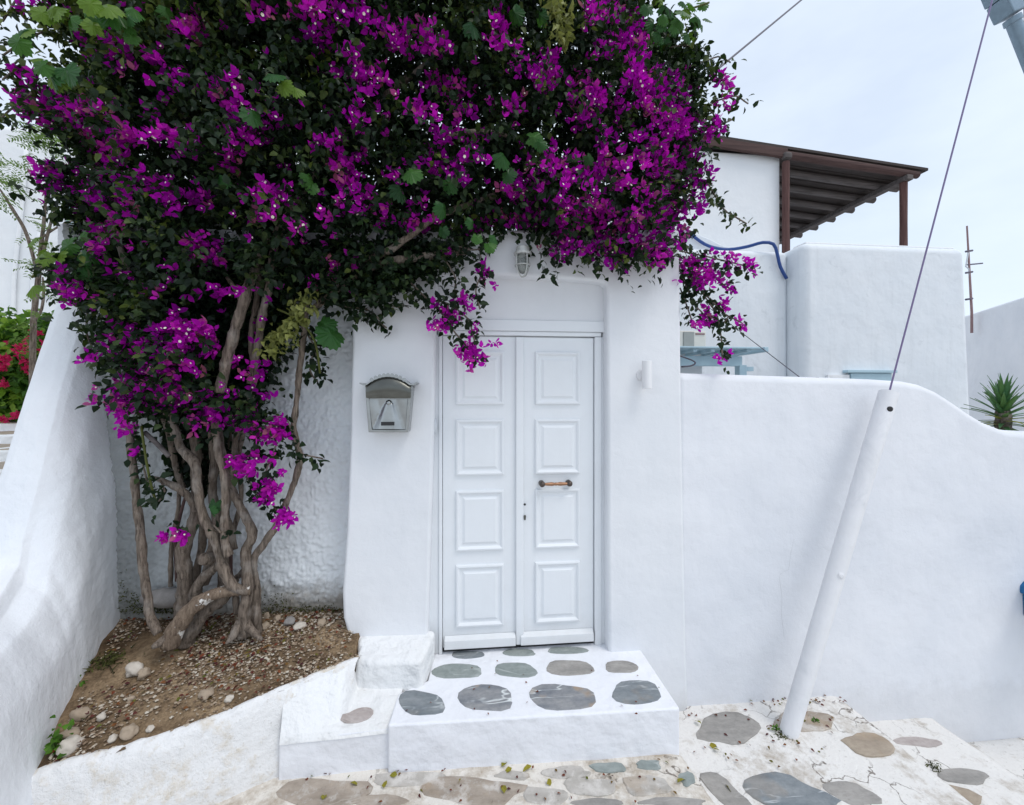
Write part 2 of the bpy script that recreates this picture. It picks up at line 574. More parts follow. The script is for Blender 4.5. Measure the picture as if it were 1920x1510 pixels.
M['leaf'] = leafmat('bougainvillea_leaf', [(0.0, (0.005, 0.012, 0.007)), (0.45, (0.021, 0.041, 0.019)), (0.75, (0.052, 0.080, 0.022)), (1.0, (0.12, 0.155, 0.03))], 0.45, 0.22, (0.05, 0.11, 0.01), 0.16)
M['bract'] = leafmat('bougainvillea_bract', [(0.0, (0.20, 0.002, 0.22)), (0.45, (0.46, 0.004, 0.43)), (0.8, (0.72, 0.022, 0.60)), (0.93, (0.66, 0.07, 0.40)), (1.0, (0.45, 0.16, 0.20))], 0.7, 0.42, (0.72, 0.004, 0.68), 0.12)
M['floret'] = simple('cream_floret', (0.85, 0.80, 0.66), 0.6, var=0.05)
M['vine'] = leafmat('grape_vine_leaf', [(0.0, (0.018, 0.070, 0.022)), (0.5, (0.04, 0.145, 0.03)), (1.0, (0.19, 0.29, 0.03))], 0.4, 0.35, (0.16, 0.36, 0.03))
M['palegreen'] = leafmat('wilting_pale_green_leaf', [(0.0, (0.13, 0.15, 0.035)), (1.0, (0.30, 0.32, 0.09))], 0.5, 0.3, (0.3, 0.34, 0.06))
M['weed'] = leafmat('weed_leaf', [(0.0, (0.03, 0.09, 0.01)), (1.0, (0.12, 0.28, 0.03))], 0.5, 0.35, (0.2, 0.42, 0.03))
M['moss'] = leafmat('moss_blade', [(0.0, (0.03, 0.032, 0.010)), (1.0, (0.11, 0.12, 0.03))], 0.8, 0.2, (0.1, 0.12, 0.02))
M['hedge'] = leafmat('hedge_leaf', [(0.0, (0.02, 0.07, 0.012)), (0.45, (0.08, 0.20, 0.025)), (1.0, (0.28, 0.44, 0.05))], 0.45, 0.35, (0.2, 0.4, 0.03))
M['red'] = leafmat('crimson_bract', [(0.0, (0.34, 0.006, 0.06)), (1.0, (0.72, 0.03, 0.17))], 0.6, 0.4, (0.75, 0.02, 0.1))
M['pinnate'] = leafmat('feathery_leaf', [(0.0, (0.05, 0.10, 0.02)), (1.0, (0.18, 0.28, 0.07))], 0.5, 0.4, (0.25, 0.4, 0.08))
M['yucca'] = leafmat('yucca_blade', [(0.0, (0.04, 0.15, 0.08)), (0.6, (0.10, 0.25, 0.08)), (1.0, (0.46, 0.42, 0.04))], 0.4, 0.2, (0.3, 0.35, 0.03))
M['litter'] = leafmat('fallen_leaf', [(0.0, (0.06, 0.01, 0.02)), (0.35, (0.20, 0.05, 0.02)), (0.6, (0.12, 0.15, 0.02)), (1.0, (0.33, 0.28, 0.03))], 0.7, 0.1, (0.2, 0.15, 0.02))

# ------------------------------------------------------------------ leaf meshes in bulk
def unit(a):
    return a / np.maximum(np.linalg.norm(a, axis=-1, keepdims=True), 1e-9)

LEAF_V = np.array([(0, 0, 0), (.33, .5, .10), (.33, -.5, .10), (.35, 0, 0), (.72, .33, .02), (.72, -.33, .02), (.75, 0, -.07), (1, 0, -.18)], float)
LEAF_F = [(0, 3, 1), (0, 2, 3), (3, 6, 4, 1), (3, 2, 5, 6), (6, 7, 4), (6, 5, 7)]
BRACT_V = np.array([(0, 0, 0), (.30, .42, .10), (.30, -.42, .10), (.42, 0, -.03), (.66, .40, .13), (.66, -.40, .13), (.78, 0, .04), (1.06, 0, .16)], float)
BLADE_V = np.array([(0, .5, 0), (0, -.5, 0), (.5, .38, .0), (.5, -.38, .0), (1, 0, -.12)], float)
BLADE_F = [(0, 1, 3, 2), (2, 3, 4)]

def fold_mesh(name, P, D, N, L, W, V, tv, tf, mats, extra=None):
    """one mesh of many small folded leaves: base P, direction D, normal N, length L, width W, shade V"""
    P, D, N = np.asarray(P, float), unit(np.asarray(D, float)), np.asarray(N, float)
    T = unit(np.cross(N, D))
    N = np.cross(D, T)
    n, k = len(P), len(tv)
    L = np.broadcast_to(np.asarray(L, float), (n,))
    W = np.broadcast_to(np.asarray(W, float), (n,))
    co = (P[:, None, :] + D[:, None, :] * (tv[None, :, 0, None] * L[:, None, None])
          + T[:, None, :] * (tv[None, :, 1, None] * W[:, None, None])
          + N[:, None, :] * (tv[None, :, 2, None] * L[:, None, None])).reshape(-1, 3)
    off = (np.arange(n) * k)[:, None]
    loops, tot = [], []
    lens = [len(f) for f in tf]
    flat = np.concatenate([np.array(f) for f in tf])
    loops = (off + flat[None, :]).reshape(-1)
    tot = np.tile(lens, n)
    vatt = np.repeat(np.asarray(V, float), k)
    midx = np.zeros(len(tot), int)
    if extra is not None:                              # a second batch in the same mesh
        P2, D2, N2, L2, W2, V2, tv2, tf2 = extra
        D2 = unit(D2); T2 = unit(np.cross(N2, D2)); N2 = np.cross(D2, T2)
        n2, k2 = len(P2), len(tv2)
        co2 = (P2[:, None, :] + D2[:, None, :] * (tv2[None, :, 0, None] * L2) + T2[:, None, :] * (tv2[None, :, 1, None] * W2) + N2[:, None, :] * (tv2[None, :, 2, None] * L2)).reshape(-1, 3)
        fl2 = np.concatenate([np.array(f) for f in tf2])
        loops2 = ((np.arange(n2) * k2)[:, None] + fl2[None, :]).reshape(-1) + len(co)
        tot2 = np.tile([len(f) for f in tf2], n2)
        co = np.concatenate([co, co2]); loops = np.concatenate([loops, loops2]); tot = np.concatenate([tot, tot2])
        vatt = np.concatenate([vatt, np.repeat(V2, k2)]); midx = np.concatenate([midx, np.ones(len(tot2), int)])
    me = bpy.data.meshes.new(name)
    me.vertices.add(len(co))
    me.vertices.foreach_set('co', co.reshape(-1).astype(np.float32))
    me.loops.add(len(loops))
    me.loops.foreach_set('vertex_index', loops.astype(np.int32))
    me.polygons.add(len(tot))
    st = np.concatenate([[0], np.cumsum(tot)[:-1]])
    me.polygons.foreach_set('loop_start', st.astype(np.int32))
    me.polygons.foreach_set('material_index', midx.astype(np.int32))
    me.polygons.foreach_set('use_smooth', np.ones(len(tot), bool))
    a = me.attributes.new('v', 'FLOAT', 'POINT')
    a.data.foreach_set('value', vatt.astype(np.float32))
    for m in mats if isinstance(mats, (list, tuple)) else [mats]:
        me.materials.append(m)
    me.update(calc_edges=True)
    return me

STAR_V = np.array([(0, 0, .0)] + [(math.cos(a) * .5, math.sin(a) * .5, .25) for a in np.linspace(0, 2 * PI, 6)[:-1]], float)
STAR_F = [(0, 1 + i, 1 + (i + 1) % 5) for i in range(5)]

def rand_dirs(n):
    return unit(RNG.normal(size=(n, 3)))

def flower_batch(P, A, size, V):
    """three bracts round each flower axis A, and the little pale florets inside"""
    n = len(P)
    A = unit(A)
    u = unit(np.cross(A, rand_dirs(n)))
    v = np.cross(A, u)
    Ps, Ds, Ns, Ls, Vs = [], [], [], [], []
    for k in range(3):
        ang = 2 * PI * k / 3 + RNG.uniform(-.25, .25, n)
        r = u * np.cos(ang)[:, None] + v * np.sin(ang)[:, None]
        th = RNG.uniform(0.55, 1.15, n)[:, None]
        Ds.append(A * np.cos(th) + r * np.sin(th))
        Ns.append(A * np.sin(th) - r * np.cos(th))
        Ps.append(P + r * 0.003)
        Ls.append(size * RNG.uniform(.85, 1.15, n))
        Vs.append(np.clip(V + RNG.uniform(-.2, .2, n), 0, 1))
    Ps, Ds, Ns, Ls, Vs = map(np.concatenate, (Ps, Ds, Ns, Ls, Vs))
    keep = RNG.random(n) < 0.26
    cP = (P + A * (size * 0.42)[:, None])[keep]
    cN = A[keep]
    cD = np.cross(cN, rand_dirs(len(cN)))
    return (Ps, Ds, Ns, Ls, Ls * 0.74, Vs), (cP, cD, cN, 0.0105, 0.0105, np.ones(len(cP)), STAR_V, STAR_F)

def in_poly(x, y, poly):
    x, y = np.asarray(x, float), np.asarray(y, float)
    ins = np.zeros(len(x), bool)
    n = len(poly)
    for i in range(n):
        x0, y0 = poly[i]
        x1, y1 = poly[(i + 1) % n]
        c = ((y0 > y) != (y1 > y)) & (x < (x1 - x0) * (y - y0) / ((y1 - y0) or 1e-9) + x0)
        ins ^= c
    return ins

def edge_dist(x, y, poly):
    d = np.full(len(x), 1e9)
    n = len(poly)
    for i in range(n):
        a, b = np.array(poly[i], float), np.array(poly[(i + 1) % n], float)
        ab = b - a
        t = np.clip(((x - a[0]) * ab[0] + (y - a[1]) * ab[1]) / max(ab @ ab, 1e-9), 0, 1)
        d = np.minimum(d, np.hypot(x - a[0] - t * ab[0], y - a[1] - t * ab[1]))
    return d

def at_many(px, py, Y):
    a, b = (np.asarray(px, float) - CXP) / FPX, (HOR - np.asarray(py, float)) / FPX
    d = np.stack([a * CY + SY, CY - a * SY, b], -1)
    t = (np.asarray(Y, float) - CAM.y) / d[:, 1]
    return np.array(CAM)[None, :] + d * t[:, None]

# ================================================================== SETTING: ground and street
gm = mesh_from('ground', [(-90, -60, -1.35), (110, -60, -1.35), (110, 140, -1.35), (-90, 140, -1.35)], [(0, 1, 2, 3)], M['ground'])
tag(link('ground', gm), kind='structure')

def tread(x0, x1, y0, y1, z, m, amp=0.008, edge_slant=0.0, dens=38):
    """one broad stair of the street: an uneven top sheet with its risers"""
    nu, nv = max(4, int((x1 - x0) * dens)), max(4, int((y1 - y0) * dens))
    vs, fs = [], []
    for j in range(nv + 1):
        y = y0 + (y1 - y0) * j / nv
        for i in range(nu + 1):
            x = x0 + (x1 - x0) * i / nu + edge_slant * (y1 - y) * (i / nu)
            e = min(i, nu - i) / nu * (x1 - x0)
            zz = z + amp * fbm((x, y, z), 3.0, 3) + amp * 0.5 * fbm((x, y, z), 14.0, 2)
            if nu - i < 2:
                zz -= 0.012 * (2 - (nu - i)) / 2
            vs.append((x + (0.012 * fbm((x, y, 3), 5) if i in (0, nu) else 0), y, zz))
    for j in range(nv):
        for i in range(nu):
            q = j * (nu + 1) + i
            fs.append((q, q + 1, q + nu + 2, q + nu + 1))
    rim = [i for i in range(nu + 1)] + [j * (nu + 1) + nu for j in range(1, nv + 1)] + [nv * (nu + 1) + i for i in range(nu - 1, -1, -1)] + [j * (nu + 1) for j in range(nv - 1, 0, -1)]
    base = len(vs)
    for r in rim:
        x, y, _ = vs[r]
        vs.append((x, y, -1.34))
    for k in range(len(rim)):
        k2 = (k + 1) % len(rim)
        fs.append((rim[k], base + k, base + k2, rim[k2]))
    return mesh_from('street', vs, fs, m, True)

def street(x0, x1, y0, y1, z, m, **k):
    return tag(link('street', tread(x0, x1, y0, y1, z, m, **k)), kind='structure')

ZS = -0.235            # strip along the doorstep
Z1, Z2, Z3 = -0.405, -0.60, -0.80
street_a = street(-2.6, 1.06, -1.06, -0.40, ZS, M['pavedirty'], edge_slant=0.14)
street_b = street(1.02, 2.46, -1.50, 0.06, Z1, M['pave'], edge_slant=0.03, amp=0.012)
street_c = street(2.44, 3.16, -1.9, 0.06, Z2, M['pave'], edge_slant=0.03)
street_d = street(3.14, 6.5, -2.2, 0.06, Z3, M['pave'], dens=16)
street_e = street(-2.6, 1.4, -5.5, -1.05, ZS - 0.045, M['pave'], dens=8)
street_f = street(1.3, 6.5, -5.5, -1.45, Z1 - 0.2, M['pave'], dens=6)

# flat stones set in the paving and in the doorstep
def stone_at(parent, z, cx, cy, hw, hh, m, seed, skew=0.0, pw=2.5, lift=0.006, tip=None, jag=0.0):
    """irregular flat stone: outline taken round a pixel centre and dropped on the level z"""
    n = 18
    rr = random.Random(seed)
    ph = [rr.uniform(0, 6.28) for _ in range(3)]
    top, low, mid = [], [], []
    for k in range(n):
        a = 2 * PI * k / n
        c, s = math.cos(a), math.sin(a)
        r = (abs(c) ** pw + abs(s) ** pw) ** (-1 / pw)
        r *= 1 + jag * rr.uniform(-1, 1) + jag * 1.2 * math.sin(4 * a + ph[2] * 2)
        r *= 1 + .055 * math.sin(2 * a + ph[0]) + .045 * math.sin(3 * a + ph[1]) + .03 * math.sin(5 * a + ph[2])
        if tip is not None:
            r *= 1 + 0.35 * max(0, math.cos(a - tip)) ** 6
        x, y = c * r * hw, s * r * hh
        p = atz(cx + x + skew * y, cy + y, z)
        q = atz(cx + (x + skew * y) * 0.95, cy + y * 0.93, z)
        low.append((p.x, p.y, z - 0.03))
        mid.append((p.x, p.y, z + lift * 0.4))
        top.append((q.x, q.y, z + lift + 0.0012 * rr.uniform(-1, 1)))
    vs = low + mid + top
    fs = [tuple(range(2 * n, 3 * n))]
    for b in (0, n):
        for k in range(n):
            j = (k + 1) % n
            fs.append((b + k, b + j, b + n + j, b + n + k))
    return link('stone', mesh_from('stone', vs, fs, m), parent)

for k, (cx, cy, hw, hh, mi, sk, tip) in enumerate([
        (608, 1487, 84, 28, 7, -0.3, None), (772, 1462, 78, 13, 6, 0.1, None), (716, 1503, 46, 13, 7, 0, None), (884, 1484, 96, 26, 7, 0.2, None), (962, 1455, 34, 8, 6, 0, None),
        (1022, 1494, 44, 16, 6, .2, None), (1060, 1449, 48, 11, 6, 0, None), (1140, 1440, 32, 10, 1, 0.3, None), (1217, 1436, 23, 10, 1, 0.2, None), (1288, 1461, 14, 14, 1, 0.1, None),
        (1108, 1476, 52, 17, 6, .2, None), (1212, 1474, 46, 19, 6, .2, None), (1120, 1507, 46, 9, 2, .2, None), (1262, 1505, 60, 9, 2, .3, None)]):
    stone_at(street_a, ZS, cx, cy, hw, hh, SL[mi], 100 + k, sk, 2.2, 0.005, tip, .075)
for k, (cx, cy, hw, hh, mi, sk, tip) in enumerate([
        (1366, 1366, 62, 28, 2, -0.2, None), (1508, 1353, 58, 20, 7, 0.3, None), (1631, 1397, 46, 22, 3, 0.8, None), 
        (1468, 1486, 70, 34, 0, 0.75, 0.4), (1592, 1488, 40, 24, 2, 1.15, 0.5), (1362, 1488, 30, 40, 2, 0.9, None)]):
    stone_at(street_b, Z1, cx, cy, hw, hh, SL[mi], 140 + k, sk, 2.1, 0.006, tip, .045)
for k, (cx, cy, hw, hh, mi, sk) in enumerate([(1748, 1494, 80, 36, 3, 1.0), (1806, 1456, 46, 15, 2, 1.0), (1720, 1392, 44, 9, 4, 1.2)]):
    stone_at(street_c, Z2, cx, cy, hw, hh, SL[mi], 160 + k, sk, 2.1, jag=.05)
for k, (cx, cy, hw, hh, mi, sk) in enumerate([(1880, 1500, 40, 14, 4, 1.0)]):
    stone_at(street_d, Z3, cx, cy, hw, hh, SL[mi], 170 + k, sk, 2.1)

# alley behind the left wall, climbing in shallow whitewashed stairs
for k, (y0, y1, z) in enumerate([(0.9, 1.35, .885), (1.35, 1.95, .98), (1.95, 2.6, 1.075), (2.6, 3.2, 1.17), (3.2, 6.1, 1.26)]):
    pth = tag(obj('path', bx((-9.5, y0, -1.3), (-2.62, y1, z)), M['rough'], bevel=0.02), kind='structure')
    for q in range(7):
        x = -6.6 + q * 0.62 + 0.2 * (k % 2)
        bm = bmesh.new()
        y1b = min(y1, 3.9)
        add_prism(bm, [(x + .05, y0 + .07, z - .02), (x + .52, y0 + .09, z - .02), (x + .55, y1b - .06, z - .02), (x + .1, y1b - .04, z - .02)], (0, 0, .026))
        obj('stone', bm, SL[3 if (q + k) % 3 else 4], pth, bevel=0.008, seg=1)

# ================================================================== WALLS
# portal: one block with the doorway cut through
outer_l = [(663, 430), (661, 580), (657, 800), (649, 1000), (641, 1110), (643, 1160), (652, 1190), (652, 1400)]
outer_r = [(1292, 1400), (1291, 1330), (1287, 1200), (1283, 1000), (1278, 700), (1276, 520), (1275, 430)]
inner = [(1142, 1400), (1142, 1225), (1140, 1000), (1140, 800), (1138, 560), (1137, 536), (1130, 530), (1110, 527), (1050, 522), (960, 517), (880, 515), (828, 516), (819, 522), (817, 600), (814, 800), (808, 1000), (801, 1235), (801, 1400)]
pts = [at(x, y, 0) for x, y in outer_l + list(reversed(inner)) + outer_r]
portal = thing('gate_portal', 'thick smooth whitewashed doorway block framing the panelled double door', 'wall', (0.25, 0, -0.2))
bm = bmesh.new()
add_prism(bm, pts, (0, 0.5, 0))
obj('wall', bm, M['portal'], portal, bevel=0.022, seg=4, ang=50)
YD = 0.10            # face of the door leaves
p0, p1 = at(800, 500, YD - .025), at(1150, 603, YD - .025)
obj('transom_panel', bx((p0.x, YD - .022, p1.z), (p1.x, YD + .3, p0.z)), M['portal'], portal)

# courtyard wall on the right with its sagging top
top = [(1270, 699), (1400, 703), (1560, 708), (1640, 711), (1700, 715), (1730, 721), (1760, 734), (1790, 753), (1820, 774), (1850, 792), (1885, 806), (1920, 811), (2080, 818), (2400, 820)]
pts = [at(x, y, 0.03) for x, y in top]
poly = [Vector((pts[0].x - .0, .03, -1.3))] + pts + [Vector((pts[-1].x, .03, -1.3))]
bm = bmesh.new()
add_prism(bm, poly, (0, 0.38, 0))
cw = thing('courtyard_wall', 'long smooth white wall right of the door, its top dropping in a curve', 'wall', (2.6, .1, -.4))
obj('wall', bm, M['wall'], cw, bevel=0.05, seg=5, ang=30)
def crack(parent, pp, Y, r=0.0022):
    bm = bmesh.new()
    add_tube(bm, [at(x, y, Y) for x, y in pp], r, sides=5, step=0.03)
    obj('crack', bm, simple('crack_shadow', (0.45, 0.46, 0.48), 0.9), parent)
crack(cw, [(1489, 1010), (1482, 1040), (1478, 1068), (1462, 1078), (1466, 1120), (1465, 1150), (1470, 1195)], 0.031, 0.0014)
crack(cw, [(1577, 1118), (1572, 1124), (1576, 1134)], 0.031, 0.0012)

# niche wall behind the bougainvillea, hand-thrown stucco in real relief
def niche(u, v):
    x, z = -2.45 + 1.85 * u, -0.1 + 2.75 * v
    d = 0.012 * fbm((x, 0, z), 17, 2) + 0.015 * abs(mnoise.noise(Vector((x * 38, 1, z * 34)))) + 0.007 * fbm((x, 3, z), 55, 2) + 0.02 * fbm((x, 5, z), 2.5, 2)
    return (x, 0.205 - d, z)
nw = thing('niche_wall', 'rough stuccoed white wall behind the bougainvillea trunks, stained brown at its foot', 'wall', (-1.5, .3, .2))
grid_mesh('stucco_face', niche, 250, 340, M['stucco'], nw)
obj('wall', bx((-2.5, .225, -.3), (-.6, .55, 2.66)), M['wall'], nw)
cvs = [(845, 1010), (880, 1085), (1000, 1110)]
# dark stone at the back of the bed
bm = bmesh.new()
bmesh.ops.create_icosphere(bm, subdivisions=3, radius=1.0)
c = at(315, 1110, 0.13)
for vtx in bm.verts:
    q = vtx.co * (1 + .2 * mnoise.noise(vtx.co * 1.7))
    vtx.co = Vector((c.x + q.x * .15, c.y + q.y * .06, c.z - .03 + q.z * .055))
tag(obj('boulder', bm, M['peb_grey'], smooth=True), 'dark half-buried boulder at the foot of the niche wall behind the trunks', 'rock')

# battered buttress wall on the left, flaring towards the street
st = [  # Y, top z, inner base X, inner top X, outer top X
    (0.60, 2.26, -2.16, -2.31, -2.52), (0.30, 2.25, -2.15, -2.30, -2.51), (0.21, 2.22, -2.13, -2.29, -2.50), (0.11, 1.92, -2.11, -2.285, -2.49), (0.02, 1.63, -2.085, -2.28, -2.49),
    (-0.06, 1.38, -2.05, -2.27, -2.49), (-0.14, 1.13, -2.01, -2.25, -2.49), (-0.20, .95, -1.985, -2.24, -2.49), (-0.26, .80, -1.955, -2.21, -2.50),
    (-0.40, .70, -1.89, -2.16, -2.52), (-0.62, .66, -1.79, -2.07, -2.5), (-0.9, .74, -1.69, -1.98, -2.42), (-1.4, .68, -1.55, -1.86, -2.3), (-2.0, .62, -1.45, -1.76, -2.2)]
def butt(u, v):
    s = u * (len(st) - 1)
    i = min(int(s), len(st) - 2)
    f = s - i
    Y, zt, xb, xi, xo = [st[i][k] * (1 - f) + st[i + 1][k] * f for k in range(5)]
    zb = -0.45
    prof = [(xb + .02, zb), (xb, zb * .5 + zt * .25 - .1), (xb * .75 + xi * .25, zt * .5), (xb * .35 + xi * .65, zt * .78), (xi, zt - .10), (xi - .03, zt - .03), (xi - .08, zt), (xo + .05, zt - .005), (xo, zt - .05), (xo - .03, zt * .5), (xo - .08, zb)]
    q = v * (len(prof) - 1)
    j = min(int(q), len(prof) - 2)
    g = q - j
    x = prof[j][0] * (1 - g) + prof[j + 1][0] * g
    z = prof[j][1] * (1 - g) + prof[j + 1][1] * g
    d = 0.020 * fbm((x, Y, z), 2.0, 3) + 0.004 * fbm((x, Y, z), 13, 2)
    return (x + d, Y, z + d * .4)
bw = thing('buttress_wall', 'battered white buttress wall left of the planting bed, steep at the back and flaring low in front', 'wall', (-2.3, -.3, -.2))
bo = grid_mesh('wall', butt, 120, 110, M['buttress'], bw)
sm = bo.modifiers.new('smooth', 'SMOOTH')
sm.factor = 0.5
sm.iterations = 5

# ================================================================== planting bed
SOIL = [(672, 1236, .165), (640, 1247, .165), (530, 1290, .15), (440, 1330, .125), (350, 1365, .10), (220, 1405, .075), (90, 1440, .05), (30, 1460, .03)]
CURB = [atz(*p) for p in SOIL]
cx_, cy_, cz_ = [np.array([getattr(p, a) for p in CURB][::-1]) for a in 'xyz']
def soil_h(x, y):
    ye = np.interp(x, cx_, cy_)
    ze = np.interp(x, cx_, cz_)
    f = max(0.0, min(1.0, (y - ye) / max(0.25 - ye, .05)))
    return ze + (0.262 - ze) * (f ** 0.8) + 0.022 * fbm((x, y, 0), 4, 3) * min(1, f * 6) + 0.012 * fbm((x, y, 3), 18, 2)
def soil(u, v):
    x = -2.45 + (-.50 + 2.45) * u
    ye = float(np.interp(x, cx_, cy_)) - .015
    y = ye + (0.27 - ye) * v
    dip = 0.16 * max(0.0, min(1.0, (x + .665) / .03))
    return (x, y, soil_h(x, y) - 0.006 - dip)
tag(grid_mesh('soil_bed', soil, 150, 80, M['soil']), kind='structure')

kc = thing('planter_kerb', 'rough whitewashed kerb holding the planting bed, yellowed and stained on the left', 'kerb', (-1.3, -.5, -.2))
kp, kr = smooth_path([(p.x, p.y, p.z) for p in CURB], [1] * len(CURB), 0.02)
def kerb(u, v):
    s = u * (len(kp) - 1)
    i = min(int(s), len(kp) - 2)
    p = kp[i].lerp(kp[i + 1], s - i)
    prof = [(0.055, -0.03), (0.035, 0.0), (0.005, 0.008), (-0.022, -0.006), (-0.046, -0.05), (-0.06, -0.17), (-0.08, -0.26), (-.085, -.34), (-.09, -.52)]
    q = v * (len(prof) - 1)
    j = min(int(q), len(prof) - 2)
    g = q - j
    dy = prof[j][0] * (1 - g) + prof[j + 1][0] * g
    dz = prof[j][1] * (1 - g) + prof[j + 1][1] * g
    n = 0.022 * fbm((p.x, dz, 0), 5, 3) + 0.010 * fbm((p.x, dz, 4), 26, 2)
    return (p.x + .25 * dy, p.y + dy - n * .8, p.z + dz + n * .6)
grid_mesh('kerb', kerb, 130, 30, M['kerb'], kc)

# gravel chips, uncountable
def scatter_bed(n, seed):
    r = np.random.default_rng(seed)
    out = []
    while len(out) < n:
        x, y = r.uniform(-2.15, -.52), r.uniform(-.62, .22)
        ye = np.interp(x, cx_, cy_)
        xw = -2.13 + max(0, .2 - y) * .42
        if y > ye + .005 and x > xw and (x < -.70 or y < -.16 and x < -.62):
            den = 0.5 + 0.9 * mnoise.noise(Vector((x * 3, y * 3, 9))) + (0.35 if (x > -1.6 and y > -.30) else -.05)
            if r.random() < den:
                out.append((x, y))
    return out
OCT = np.array([(1, 0, 0), (-1, 0, 0), (0, 1, 0), (0, -1, 0), (0, 0, .7), (0, 0, -.7), (.62, .62, .3), (-.6, .62, .25)], float)
def chips(name, pts2, smin, smax, seed, mat, parent=None):
    r = np.random.default_rng(seed)
    bmv, bmf, va = [], [], []
    fo = [(4, 0, 6), (4, 6, 2), (4, 2, 7), (4, 7, 1), (4, 1, 3), (4, 3, 0), (5, 6, 0), (5, 2, 6), (5, 7, 2), (5, 1, 7), (5, 3, 1), (5, 0, 3)]
    for x, y in pts2:
        s = smin + (smax - smin) * r.random() ** 2.5
        a = r.uniform(0, 6.28)
        e = r.uniform(.55, 1.0)
        b = len(bmv)
        z = soil_h(x, y)
        for q in OCT:
            qx, qy, qz = q * r.uniform(.8, 1.2) * s
            bmv.append((x + qx * math.cos(a) - qy * e * math.sin(a), y + qx * math.sin(a) + qy * e * math.cos(a), z + s * .15 + qz * .75))
        bmf += [tuple(b + k for k in f) for f in fo]
        va += [r.random()] * 8
    me = mesh_from(name, bmv, bmf, mat)
    at_ = me.attributes.new('v', 'FLOAT', 'POINT')
    at_.data.foreach_set('value', va)
    return link(name, me, parent)
tag(chips('gravel', scatter_bed(6000, 3), .004, .0125, 4, M['chips']), kind='stuff')

# loose larger stones lying on the soil
def rock(px, py, s, mat, label, sx=1.0, sz=.7, z=None):
    p = atz(px, py, .2)
    for _ in range(4):
        p = atz(px, py, soil_h(p.x, p.y) + s * .35)
    bm = bmesh.new()
    bmesh.ops.create_icosphere(bm, subdivisions=3, radius=1.0)
    o3 = Vector((px, py, s * 100)) * .37
    ang = (px * 7) % 3
    for vtx in bm.verts:
        q = vtx.co * (1 + .42 * mnoise.noise(vtx.co * 1.3 + o3) + .12 * mnoise.noise(vtx.co * 3.4 + o3))
        q = Vector((q.x * s * .86 * sx, q.y * s * .8, q.z * s * sz))
        c_, s_ = math.cos(ang * .4), math.sin(ang * .4)
        vtx.co = Vector((q.x * c_ - q.y * s_, q.x * s_ + q.y * c_, q.z)) + p
    tag(obj('pebble', bm, mat, smooth=True), label, 'stone', 'loose stones on the planting bed')
rock(474, 1170, .040, M['peb_tan'], 'largest round tan pebble just right of the bougainvillea stump')
rock(497, 1174, .030, M['peb_tan'], 'tan pebble between the largest round pebble and the next grey one')
rock(500, 1157, .027, M['peb_tan'], 'small upright tan stone behind the pair of round pebbles', .7, 1.0)
rock(543, 1166, .036, M['peb_grey'], 'dark grey pebble at the foot of the stucco wall', 1.1)
rock(563, 1174, .035, M['peb_white'], 'flat pale pebble leaning in front of the dark grey one', 1.25, .55)
rock(603, 1168, .030, M['peb_tan'], 'brownish stone nearest the left edge of the doorway block')
rock(520, 1160, .026, M['peb_tan'], 'half-hidden tan pebble left of the dark grey one')
rock(252, 1257, .042, M['peb_white'], 'white angular stone of the pair lying in the middle of the bed', 1.0, .9)
rock(270, 1263, .036, M['peb_tan'], 'brownish stone tucked against the white angular one', .9, .8)
rock(388, 1300, .040, M['peb_tan'], 'flat buried stone showing in the sandy patch', .9, .45)
rock(150, 1340, .036, M['peb_tan'], 'rounded brown stone by the foot of the buttress wall', 1.3, .8)
rock(243, 1372, .036, M['peb_tan'], 'angular pinkish stone near the front edge of the bed', 1.1, .8)
rock(131, 1398, .040, M['peb_white'], 'cream stone beside the green weed at the front corner of the bed', 1.2, .8)
rock(132, 1375, .032, M['peb_tan'], 'tan stone behind the cream stone by the weed', 1.4, .5)
rock(212, 1384, .020, M['peb_white'], 'small white pointed stone at the front of the bed')
rock(190, 1344, .020, M['peb_white'], 'small white stone in the dark soil left of the sandy patch')
rock(282, 1366, .017, M['peb_white'], 'tiny white stone close to the kerb edge, right of the pinkish stone')
rock(430, 1310, .022, M['peb_white'], 'small white stone on the gravel just behind the kerb')
rock(246, 1310, .017, M['peb_tan'], 'small orange stone in the middle of the sandy patch')

# ================================================================== doorstep
es = thing('entrance_step', 'white plastered doorstep inset with oval slate stones in front of the double door', 'step', (.35, -.2, -.2))
def zt_edge(x):
    return 0.006 * fbm((x, 2, 0), 4, 2)
L0, R0 = atz(727, 1360, 0), atz(1275, 1328, 0)
R1 = atz(1208, 1228, 0)
bm = bmesh.new()
top_pts = [(L0.x, L0.y, 0), (.3, (L0.y + R0.y) / 2, 0), (R0.x, R0.y, 0), (R1.x, 0.0, 0), (R1.x, .16, 0), (-.23, .16, 0), (-.25, -.15, 0), (-.40, -.24, 0)]
add_prism(bm, [Vector(p) for p in top_pts], (0, 0, -.5))
obj('step_block', bm, M['step'], es, bevel=0.012, seg=3, ang=40)
stone_rows = [(790, 1319, 41, 23, 0, 0.2), (911, 1309, 49, 25, 5, 0), (1054, 1308, 61, 24, 5, .1), (1193, 1299, 45, 22, 0, .2),
              (857, 1259, 45, 14, 1, .1), (967, 1257, 38, 14, 1, .2), (1068, 1253, 42, 15, 2, .3), (1165, 1251, 29, 12, 2, .2)]
for k, (cx, cy, hw, hh, mi, sk) in enumerate(stone_rows):
    stone_at(es, 0.0, cx, cy, hw, hh, SL[mi], 200 + k * 3, sk, 2.7, 0.0035)
for k, (cx, hw, mi) in enumerate([(877, 32, 0), (973, 31, 1), (1064, 36, 1)]):
    cyb = 1228 - k * 4
    stone_at(es, 0.0, cx, cyb, hw, 7, SL[mi], 230 + k, 0, 2.6, 0.003)

